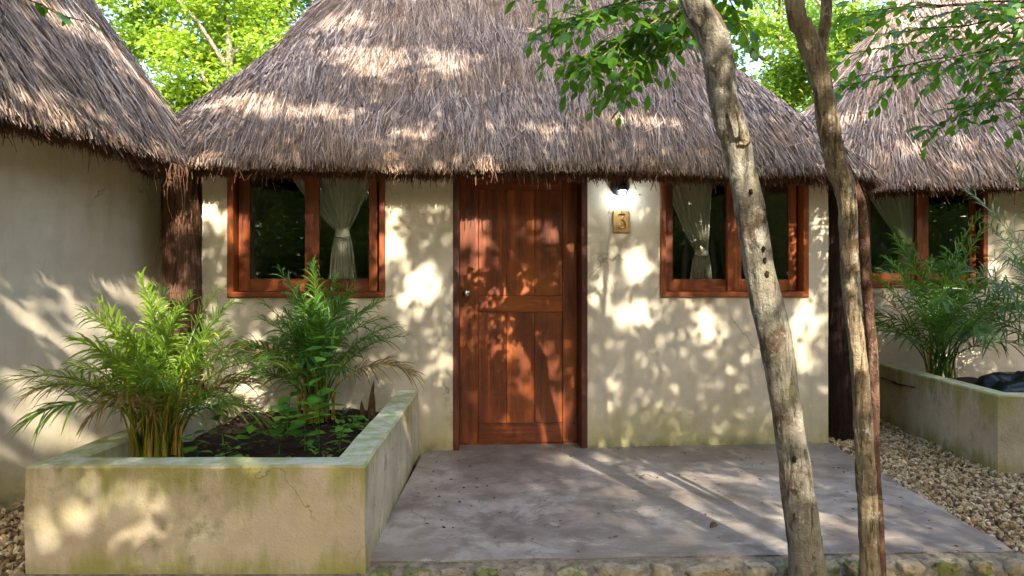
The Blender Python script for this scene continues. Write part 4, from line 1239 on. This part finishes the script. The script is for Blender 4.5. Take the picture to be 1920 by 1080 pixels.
def put_leaves(root, leaves, mats, cap=300):
    o0 = np.array(root.location)
    P = np.array([l[0] for l in leaves]); d = np.linalg.norm(P-np.array([0, 0, 1.3]), axis=1)
    vis = (P[:, 1] > .5) & (np.abs(P[:, 0]/np.maximum(P[:, 1], .1)) < .76) & (np.abs((P[:, 2]-1.3)/np.maximum(P[:, 1], .1)) < .44)
    order = np.argsort(d-vis*100)
    mt, key = mats
    ms = leaf_meshes(mt, key)
    Fm = frames(np.array([l[1] for l in leaves]), np.array([l[2] for l in leaves])); sc = np.array([l[3] for l in leaves])
    for n_, i in enumerate(order[:cap]):
        o = link("leaf", ms[int(i) % 4], root)
        mtx = Matrix([list(Fm[i][r]*sc[i])+[P[i][r]-o0[r]] for r in range(3)]+[[0, 0, 0, 1]])
        o.matrix_basis = mtx
    rest = order[cap:]
    if len(rest):
        V, F, r_ = scatter(LEAF_V, LEAF_T, P[rest]-o0, Fm[rest]*sc[rest][:, None, None], rng.uniform(0, 1, len(rest)))
        tag(link("foliage", np_mesh("foliage", V, [F], r_, smooth=True), root, mt), kind='stuff')

def shift(parts, loc):
    out = []
    for V, F, r_ in parts: out.append((V-np.array(loc), F, r_))
    return out

# leaning pale tree in front of the right window
T1 = [(0.816,2.588,0.0668),(0.878,2.468,0.0692),(0.918,2.349,0.0715),(0.942,2.158,0.0668),(0.982,2.015,0.0692),(1.004,1.944,0.064),(1.064,1.634,0.0692),(1.118,1.324,0.0715),(1.178,1.062,0.0763),(1.216,0.823,0.0688),(1.252,0.585,0.0715),(1.285,0.346,0.0787),(1.314,0.108,0.0811),(1.34,-0.14,0.1002)]
p1 = [(x, 3.1, z, r_) for x, z, r_ in T1]
p1 = [(x, y, z, r_*.94) for x, y, z, r_ in p1]
p1 = [(.62, 3.12, 3.2, .048), (.45, 3.2, 4.0, .030), (.40, 3.3, 4.7, .014)][::-1]+p1
tr1 = empty("leaning_tree", (1.34, 3.1, -.12), label="pale lichen barked tree trunk leaning left in front of the right window", cat="tree")
V, F, _ = trunk_mesh([(x-1.34, y-3.1, z+.12, r_) for x, y, z, r_ in p1], 3, 44, .014, .06, .06, .07)
link("trunk", np_mesh("trunk", V, [F], smooth=True), tr1, M['bark_a'])
stub = MB().tube([(1.00-1.34, -.075, 1.955+.12), (.985-1.34, -.11, 1.99+.12), (.965-1.34, -.12, 2.07+.12), (.955-1.34, -.115, 2.10+.12)], [.014, .008, .006, .004], 7)
stub.build("twig_stub", M['bark_b'], tr1, True)
V_, F_ = rock(.03, .02, .024, 9, 3, .4, .1); me = bpy.data.meshes.new("knot"); me.from_pydata(V_, [], F_); link("knot", me, tr1, M['bark_b'], (1.012-1.34, -.063, 1.945+.12))
for k, (x, z, r_) in enumerate(((1.235, .55, .011), (1.10, 1.47, .010), (1.105, 1.42, .011), (1.115, 1.36, .012), (1.045, 1.72, .010))):
    V_, F_ = rock(r_*.7, .012, r_*1.25, 30+k, 3, .5, .1); me = bpy.data.meshes.new("bark_scar"); me.from_pydata(V_, [], F_); link("bark_scar", me, tr1, M['scar'], (x-1.34, -.066, z+.12))
tubes, leaves = [], []
for k, (s, e, ns, sl) in enumerate((((1.15, 3.75, 2.95), (.16, 3.60, 2.62), 13, .30), ((1.10, 3.7, 2.9), (.34, 3.45, 2.36), 14, .26), ((1.05, 3.7, 2.85), (.62, 3.7, 2.34), 10, .24), ((.9, 3.5, 2.95), (.12, 3.5, 2.80), 9, .25), ((1.1, 3.6, 2.85), (.80, 3.4, 2.50), 9, .24), ((.95, 3.3, 2.85), (1.26, 3.55, 2.58), 7, .18), ((1.0, 3.6, 2.75), (.42, 3.6, 2.52), 11, .24), ((.85, 3.5, 2.7), (.45, 3.4, 2.28), 8, .18), ((1.0, 3.6, 2.85), (.10, 3.6, 2.66), 12, .22), ((.9, 3.6, 2.75), (.28, 3.6, 2.42), 12, .22))):
    t_, l_ = spray(tr1, s, e, .007, ns+4, .092, sl, 60+k, .10, sp=.045); tubes += t_; leaves += l_
tubes.append(tube_np(smooth_path([(.55, 3.15, 3.5, .02), (.8, 3.4, 3.2, .016), (1.15, 3.75, 3.03, .01)], .05)[:, :3], .013, 7))
leaves = [l for l in leaves if l[0][2] > 2.16+.5*max(0, .35-l[0][0]) and l[0][0] < 1.30]
V, F, r_ = merge(*shift(tubes, tr1.location)); link("branch", np_mesh("branch", V, F, r_, smooth=True), tr1, M['bark_b'])
put_leaves(tr1, leaves, (M['leaf'], 'leaf'), 300)

# forked rough tree with a thin stem beside it
tr2 = empty("forked_tree", (1.572, 3.05, -.12), label="tan forked tree trunk with a thin brown stem beside it, right of the leaning tree", cat="tree")
T2 = [(1.239,2.567,0.0422),(1.279,2.45,0.0469),(1.333,2.309,0.0516),(1.365,2.192,0.0469),(1.387,2.051,0.0516),(1.422,1.863,0.0493),(1.462,1.746,0.0516),(1.478,1.628,0.0420),(1.483,1.394,0.0399),(1.487,1.3,0.0372),(1.516,1.065,0.0387),(1.537,0.831,0.0422),(1.551,0.596,0.0446),(1.565,0.362,0.0446),(1.572,0.127,0.0469),(1.572,-0.14,0.061)]
T2b = [(1.391,2.60,0.0258),(1.375,2.426,0.0282),(1.342,2.285,0.0328)]
T2c = [(1.475,1.85,.02),(1.515,1.746,0.0255),(1.548,1.628,0.027),(1.570,1.3,0.0245),(1.592,1.065,0.0243),(1.603,0.831,0.0245),(1.607,0.596,0.0211),(1.621,0.362,0.0199),(1.633,0.127,0.0211),(1.638,-0.14,0.0282)]
loc2 = (1.572, 3.05, -.12)
def loc_path(T, y, extra=[]): return [(x-loc2[0], yy-loc2[1], z-loc2[2], r_*.9) for x, yy, z, r_ in extra+[(x, y, z, r_) for x, z, r_ in T]]
V, F, _ = trunk_mesh(loc_path(T2, 3.05, [(1.0, 3.1, 4.6, .025), (1.1, 3.05, 3.6, .033)]), 11, 34, .012, .06, .08, .16)
link("trunk", np_mesh("trunk", V, [F], smooth=True), tr2, M['bark_b'])
V, F, _ = trunk_mesh(loc_path(T2b, 3.06, [(1.6, 3.2, 4.6, .014), (1.45, 3.1, 3.5, .02)]), 17, 20, .016, .1, .08, .1)
link("limb", np_mesh("limb", V, [F], smooth=True), tr2, M['bark_b'])
V, F, _ = trunk_mesh(loc_path(T2c, 3.07), 23, 20, .016, .10, .06, .05)
link("thin_stem", np_mesh("thin_stem", V, [F], smooth=True), tr2, M['bark_c'])

# leafy tree standing just outside the right edge, branches reach in
def edge_tree(name, base, label, targets, leaf, mat, key, seed, trunk_r=.07, H=4.6, sub=.3, ns=9, sp=.045, flt=None, r0=.008):
    root = empty(name, base, label=label, cat="tree")
    path = [(0, 0, -.05, trunk_r), (.03, .02, 1.2, trunk_r*.9), (-.02, .0, 2.4, trunk_r*.8), (.05, .05, 3.6, trunk_r*.6), (.0, .1, H, trunk_r*.4)]
    V, F, _ = trunk_mesh(path, seed, 20, .05, .1, .06, .05); link("trunk", np_mesh("trunk", V, [F], smooth=True), root, M['bark_b'])
    tubes, leaves = [], []
    for k, (s, e) in enumerate(targets):
        t_, l_ = spray(root, s, e, r0, ns, leaf, sub, seed*10+k, .10, sp=sp); tubes += t_; leaves += l_
        zz = min(max(s[2]-.25, .5), H-.2); tubes.append(tube_np(smooth_path([(base[0], base[1], base[2]+zz, .02), ((base[0]+s[0])/2, (base[1]+s[1])/2, s[2]+.02, .014), (*s, r0)], .08)[:, :3], .011, 6))
    if flt: leaves = [l for l in leaves if flt(l[0])]
    V, F, r_ = merge(*shift(tubes, base)); link("branch", np_mesh("branch", V, F, r_, smooth=True), root, M['bark_c'])
    put_leaves(root, leaves, (mat, key))
    return root
edge_tree("leafy_tree", (3.75, 4.3, -.1), "leafy tree whose branches reach in from the upper right over the right hut", [
    ((3.4, 4.4, 2.75), (2.05, 4.5, 2.55)), ((3.5, 4.5, 2.95), (2.1, 4.6, 2.85)), ((3.5, 4.3, 2.6), (2.6, 4.4, 2.28)), ((3.5, 4.4, 2.5), (2.75, 4.4, 2.40)),
    ((3.3, 4.3, 3.05), (1.9, 4.3, 2.95)), ((3.3, 4.1, 2.92), (2.0, 4.1, 2.78)), ((3.4, 4.5, 2.9), (2.2, 4.6, 2.72)), ((3.3, 4.2, 3.1), (2.6, 4.0, 2.85)), ((3.4, 4.0, 2.8), (2.6, 3.9, 2.62)), ((3.2, 4.4, 3.1), (1.95, 4.5, 2.98)), ((3.5, 4.0, 2.95), (2.7, 3.9, 2.75)), ((3.5, 4.2, 2.85), (2.45, 4.2, 2.62)), ((3.45, 4.1, 2.7), (2.75, 4.1, 2.5)), ((3.4, 4.2, 3.0), (2.4, 4.2, 2.9)), ((3.4, 4.3, 2.9), (2.85, 4.1, 2.35))],
    .085, M['leaf'], 'leaf', 31, .08, 4.8, .30, 9, .050, flt=lambda p: p[2] > 2.0)
edge_tree("twiggy_tree", (-2.9, 1.7, -.1), "tree outside the left edge with one leafy twig dangling at the top left corner", [
    ((-2.4, 2.0, 2.46), (-1.56, 2.55, 2.29))], .085, M['leaf'], 'leaf', 41, .06, 4.4, .10, 3, .09, flt=lambda p: p[2] > 2.27)

# knots and scars on the leaning trunk
# ---- forest: background trees, canopy towards the sun, far woods
def crown_points(n, c, rad, nclump, seed, clump=.42):
    rg = np.random.default_rng(seed)
    q = unit(rg.normal(size=(nclump, 3)))*(rg.uniform(.25, 1, (nclump, 1))**.5)*np.array(rad)+np.array(c)
    k = rg.integers(0, nclump, n)
    return q[k]+rg.normal(size=(n, 3))*clump*np.array([1, 1, .6])*.5
def leaf_cloud(P, size, seed, TV=SL_V, TF=SL_F):
    rg = np.random.default_rng(seed); n = len(P)
    X = rg.normal(size=(n, 3)); X[:, 2] = X[:, 2]*.5-.25; N = rg.normal(size=(n, 3))*.6+np.array([0, -.25, .8])
    return scatter(TV, TF, P, frames(X, unit(N))*rg.uniform(size*.7, size*1.3, n)[:, None, None], rg.uniform(0, 1, n))
def forest_tree(name, x, y, h, cr, crz, n, size, label, mat, seed, tr=.10, lean=(0, 0), group="trees behind the huts", bk='bark_a', clump=.5):
    root = empty(name, (x, y, -.1), label=label, cat="tree", group=group)
    rg = np.random.default_rng(seed)
    path = [(0, 0, 0, tr), (lean[0]*.3, 0, h*.3, tr*.85), (lean[0]*.6+.1, 0, h*.6, tr*.6), (lean[0], lean[1], h*.92, tr*.3)]
    V0, F0, _ = tube_np(smooth_path(path, .3)[:, :3], smooth_path(path, .3)[:, 3], 9)
    parts = [(V0, F0, None)]
    for k in range(7):
        t = rg.uniform(.4, .85); a = rg.uniform(0, 6.28); b = np.array([lean[0]*t, lean[1]*t, h*t]); e = b+np.array([math.cos(a)*cr*.8, math.sin(a)*cr*.8, rg.uniform(.3, 1.6)])
        pp = smooth_path([(*b, tr*.4), (*((b+e)/2+np.array([0, 0, .15])), tr*.25), (*e, tr*.08)], .3); parts.append(tube_np(pp[:, :3], pp[:, 3], 6))
    V, F, r_ = merge(*parts); link("trunk", np_mesh("trunk", V, F, r_, smooth=True), root, M[bk])
    if n:
        P = crown_points(n, (lean[0]*.8, lean[1], h*.72), (cr, cr*.8, crz), 46, seed+1, clump)
        V, F, r_ = leaf_cloud(P, size, seed+2)
        tag(link("crown", np_mesh("crown", V, [F], r_), root, mat), kind='stuff')
    return root
BT = [(-8.4, 13.0, 8.2, 1.9, 2.4, "bushy bright tree behind the left hut's roof"), (-6.6, 14.2, 8.6, 1.9, 2.6, "sunlit round crowned tree in the gap between left and middle roofs"),
      (-5.2, 12.6, 7.6, 1.3, 2.0, "lower sunlit tree just left of the middle roof"), (-4.2, 15.0, 9.4, 1.8, 2.6, "taller tree rising behind the middle roof's left slope"),
      (5.4, 14.5, 8.6, 1.9, 2.6, "sunlit tree in the gap between middle and right roofs"), (6.9, 13.2, 7.4, 1.5, 2.1, "low bushy tree left of the right roof"),
      (8.2, 15.6, 9.2, 2.1, 2.8, "tree rising behind the right hut's roof"), (3.6, 15.6, 9.6, 1.8, 2.6, "tree behind the middle roof's right shoulder")]
for k, (x, y, h, cr, cz, lb) in enumerate(BT):
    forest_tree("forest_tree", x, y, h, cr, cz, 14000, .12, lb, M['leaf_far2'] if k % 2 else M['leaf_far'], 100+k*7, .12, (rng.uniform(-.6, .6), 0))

# unseen canopy towards the sun, its gaps shaped to place the sun patches
GAPS = [(-1.27,6.1,3.08,0.35,0.28),(-1.72,5.6,2.55,0.5,0.12),(-0.61,6.1,3.08,0.22,0.22),(-1.6,6.5,3.55,0.25,0.18),(0.22,5.6,2.46,0.35,0.06),(0.96,5.7,2.59,0.32,0.1),(-0.8,5.5,2.4,0.15,0.08),(-2.24,5.7,2.66,0.3,0.15),(-0.13,5.6,2.48,0.15,0.08),(1.77,5.9,2.89,0.1,0.12),(-2.98,4.5,3.03,0.2,0.15),(-2.92,5.0,2.92,0.22,0.12),(-2.65,5.3,2.67,0.2,0.1),(-2.7,3.9,2.25,0.5,0.07),(-2.57,4.4,2.25,0.3,0.05),(3.93,7.0,2.65,0.2,0.15),(4.47,7.0,2.67,0.12,0.15),(4.29,6.8,2.37,0.1,0.06),(3.64,7.4,3.24,0.2,0.2),(-2.35,5.4,1.9,0.13,0.13),(-0.93,5.5,1.89,0.1,0.16),(-0.59,5.5,2.02,0.1,0.04),(-0.73,5.55,1.28,0.18,0.22),(-0.95,5.5,1.64,0.1,0.15),(-2.16,5.4,1.8,0.08,0.2),(-1.04,5.5,1.68,0.05,0.3),(-0.59,5.5,0.71,0.12,0.1),(-0.31,5.75,1.74,0.14,0.2),(-0.27,5.75,1.45,0.16,0.12),(0.11,5.75,1.37,0.1,0.14),(0.04,5.75,1.03,0.13,0.09),(-0.09,5.75,0.79,0.16,0.09),(-0.41,5.75,0.95,0.06,0.15),(0.33,5.75,1.83,0.08,0.1),(0.31,5.75,0.64,0.07,0.07),(-0.13,5.75,0.28,0.1,0.07),(0.38,5.75,0.11,0.12,0.06),(0.13,5.75,0.46,0.08,0.08),(0.44,5.7,1.48,0.05,0.15),(1.01,5.7,1.48,0.15,0.14),(0.75,5.7,1.3,0.1,0.14),(1.01,5.7,1.08,0.18,0.12),(1.61,5.75,0.99,0.13,0.2),(2.63,5.85,1.75,0.12,0.5),(2.43,5.85,0.85,0.18,0.35),(2.16,5.8,0.18,0.06,0.18),(2.36,5.8,1.66,0.1,0.35),(0.74,5.65,0.34,0.12,0.05),(1.32,5.7,1.74,0.05,0.2),(1.77,5.75,1.7,0.06,0.3),(0.9,4.02,0.0,0.3,0.2),(0.74,4.4,-0.0,0.25,0.14),(0.49,5.28,0.0,0.15,0.08),(0.17,5.6,-0.01,0.12,0.06),(1.7,3.8,-0.0,0.18,0.12),(0.98,3.45,-0.0,0.25,0.1),(1.23,4.7,-0.0,0.35,0.08),(-0.17,3.6,-0.0,0.1,0.06),(-1.79,3.18,0.35,0.16,0.12),(-1.05,3.18,0.22,0.18,0.12),(-1.25,3.18,0.44,0.2,0.08),(-2.08,3.18,0.27,0.08,0.15),(-0.78,4.6,0.42,0.15,0.1),(-0.79,3.3,0.49,0.15,0.1),(-1.93,3.8,1.07,0.35,0.25),(-2.37,3.8,1.01,0.25,0.15),(-1.68,3.9,1.12,0.25,0.15),(-2.04,5.3,0.61,0.16,0.16),(-1.41,5.1,1.06,0.2,0.2),(-2.91,4.2,1.53,0.3,0.08),(-2.75,4.7,1.54,0.35,0.1),(-2.59,5.1,1.38,0.2,0.1),(-2.84,4.2,1.2,0.3,0.1),(-2.76,4.6,1.12,0.3,0.07),(-2.83,4.0,0.81,0.2,0.25),(-2.84,4.3,0.44,0.3,0.1),(-2.89,4.0,0.35,0.2,0.15),(-2.55,5.4,1.76,0.1,0.15),(1.12,3.1,1.25,0.1,0.3),(1.29,3.1,0.44,0.12,0.3),(1.04,3.1,1.87,0.1,0.3),(0.86,3.1,2.44,0.1,0.2),(1.56,3.05,0.69,0.08,0.3),(1.48,3.05,1.51,0.06,0.2),(0.53,3.6,2.52,0.25,0.2),(2.58,4.0,0.04,0.5,0.2),(2.85,5.0,0.11,0.3,0.12),(3.58,5.0,0.18,0.1,0.15),(3.88,6.3,1.2,0.2,0.2),(4.62,6.6,0.94,0.25,0.15),(4.92,6.8,1.61,0.2,0.15),(3.66,6.9,1.83,0.05,0.3)]
D_ = np.array(SUN_D)
def plane_coords(p):            # slide along the sunlight to the plane y = 5.5
    t = (5.5-p[:, 1])/D_[1]; q = p+D_*t[:, None]; return q[:, 0], q[:, 2]
g_ = np.array([[a, b, c] for a, b, c, d, e in GAPS], float); gx, gz = plane_coords(g_)
gm = np.array([1.65 if (g[1] < 3.35 and g[0] < 0) else 1.75 if (g[1] < 5.4 and abs(g[2]) < .02) else 1.15 if g[1] < 4 and g[0] > -2.2 else .85 if g[0] < -2.2 and g[1] < 5 else 1.0 if g[2] > 2.3 else .9 for g in GAPS]); gsx = np.array([g[3] for g in GAPS]); gsz = np.array([g[4] for g in GAPS])
def canopy():
    rg = np.random.default_rng(77); n = 150000
    x = rg.uniform(-6.5, 8.0, n); z = rg.uniform(-1.75, 5.6, n)
    q = ((x[:, None]-gx)/(gsx*gm))**2+((z[:, None]-gz)/(gsz*gm))**2
    gap = np.exp(-q**2*.7).max(1)
    nz = np.array([mnoise.noise(Vector((a*2.6, b*2.6, 5)))+.6*mnoise.noise(Vector((a*6.5, b*6.5, 8))) for a, b in zip(x, z)])
    keep = rg.uniform(size=n) > np.clip(gap*1.35+.9*np.clip(nz, -.5, .3)*gap, 0, .985)
    keep &= ~((nz > .72) & (rg.uniform(size=n) < .93))
    x, z = x[keep], z[keep]; n = len(x)
    y = rg.choice([1.1, -.4, -1.7, -3.2], n)+rg.normal(0, .25, n)
    t = (5.5-y)/D_[1]; P = np.stack([x, np.full(n, 5.5), z], -1)-D_*t[:, None]
    ok = (P[:, 1] < -.2) | (P[:, 2] > 1.3+.45*P[:, 1]+.35); P = P[ok]; n = len(P)
    # leaves turned broadly across the light
    X = rg.normal(size=(n, 3)); N = -D_+rg.normal(size=(n, 3))*.55
    sz = rg.uniform(.07, .125, n)
    xs = [-9, 1.2, 3.4, 5.8, 30]; names = ["pale", "slim", "crooked", "tall"]
    for k in range(4):
        m = (P[:, 0] >= xs[k]) & (P[:, 0] < xs[k+1])
        base = ((-3.6, -9.2), (2.4, -9.0), (5.0, -9.6), (9.2, -8.6))[k]
        h = 8.6
        root = forest_tree("shade_tree", base[0], base[1], h, 1.5, 2.0, 0, .1, f"{names[k]} shade tree behind the viewpoint whose crown dapples the huts", M['leaf_shade'], 500+k, (.11, .08, .12, .14)[k], ((.9, 3.2), (.3, 3.6), (.4, 3.4), (-.9, 3.5))[k], group="shade trees behind the viewpoint")
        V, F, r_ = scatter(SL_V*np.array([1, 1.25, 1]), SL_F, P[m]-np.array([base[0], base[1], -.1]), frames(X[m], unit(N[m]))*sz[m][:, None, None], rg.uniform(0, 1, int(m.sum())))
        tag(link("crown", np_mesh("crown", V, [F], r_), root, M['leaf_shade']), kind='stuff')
canopy()

def far_woods():
    rg = np.random.default_rng(5)
    # a ring of undergrowth and crowns, denser low down, holes higher up
    n = 46000; a = rg.uniform(0, 2*np.pi, n); rad = rg.uniform(17, 24, n)
    front = np.sin(a) > .3
    rad = np.where(front, rad+2, rad)
    z = rg.uniform(0, 1, n)**1.15*np.where(front, 8.0, 8.0)-.3
    P = np.stack([rad*np.cos(a), rad*np.sin(a)*.95+1, z], -1)
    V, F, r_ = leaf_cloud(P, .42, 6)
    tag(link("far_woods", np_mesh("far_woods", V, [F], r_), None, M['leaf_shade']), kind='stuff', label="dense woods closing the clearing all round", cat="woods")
    n = 26000; a = rg.uniform(-np.pi*1.03, .03*np.pi, n); rad = rg.uniform(25, 29, n); z = rg.uniform(-.6, 9.0, n)
    P = np.stack([rad*np.cos(a), rad*np.sin(a)+1, z], -1)
    V, F, r_ = leaf_cloud(P, 1.1, 16)
    tag(link("deep_woods", np_mesh("deep_woods", V, [F], r_), None, M['leaf_shade']), kind='stuff', label="deeper dark woods behind the viewpoint", cat="woods")
    n = 9000; P = np.stack([rg.uniform(-12, 13, n), rg.uniform(-14, -10.5, n), rg.uniform(-.2, 3.4, n)], -1)
    V, F, r_ = leaf_cloud(P, .45, 17)
    tag(link("undergrowth", np_mesh("undergrowth", V, [F], r_), None, M['leaf_shade']), kind='stuff', label="dense undergrowth behind the viewpoint", cat="undergrowth")
    # bare stems seen in the window reflections
    for k in range(16):
        x = -9+k*1.25+rg.uniform(-.4, .4); y = rg.uniform(-12, -4.5)
        forest_tree("woodland_tree", x, y, 8.5, .9, 1.2, 1500, .2, "slender woodland tree behind the viewpoint", M['leaf_shade'], 700+k, rg.uniform(.04, .09), (rg.uniform(-.8, .8), 0), group="slender woodland trees behind the viewpoint", clump=.8)
far_woods()
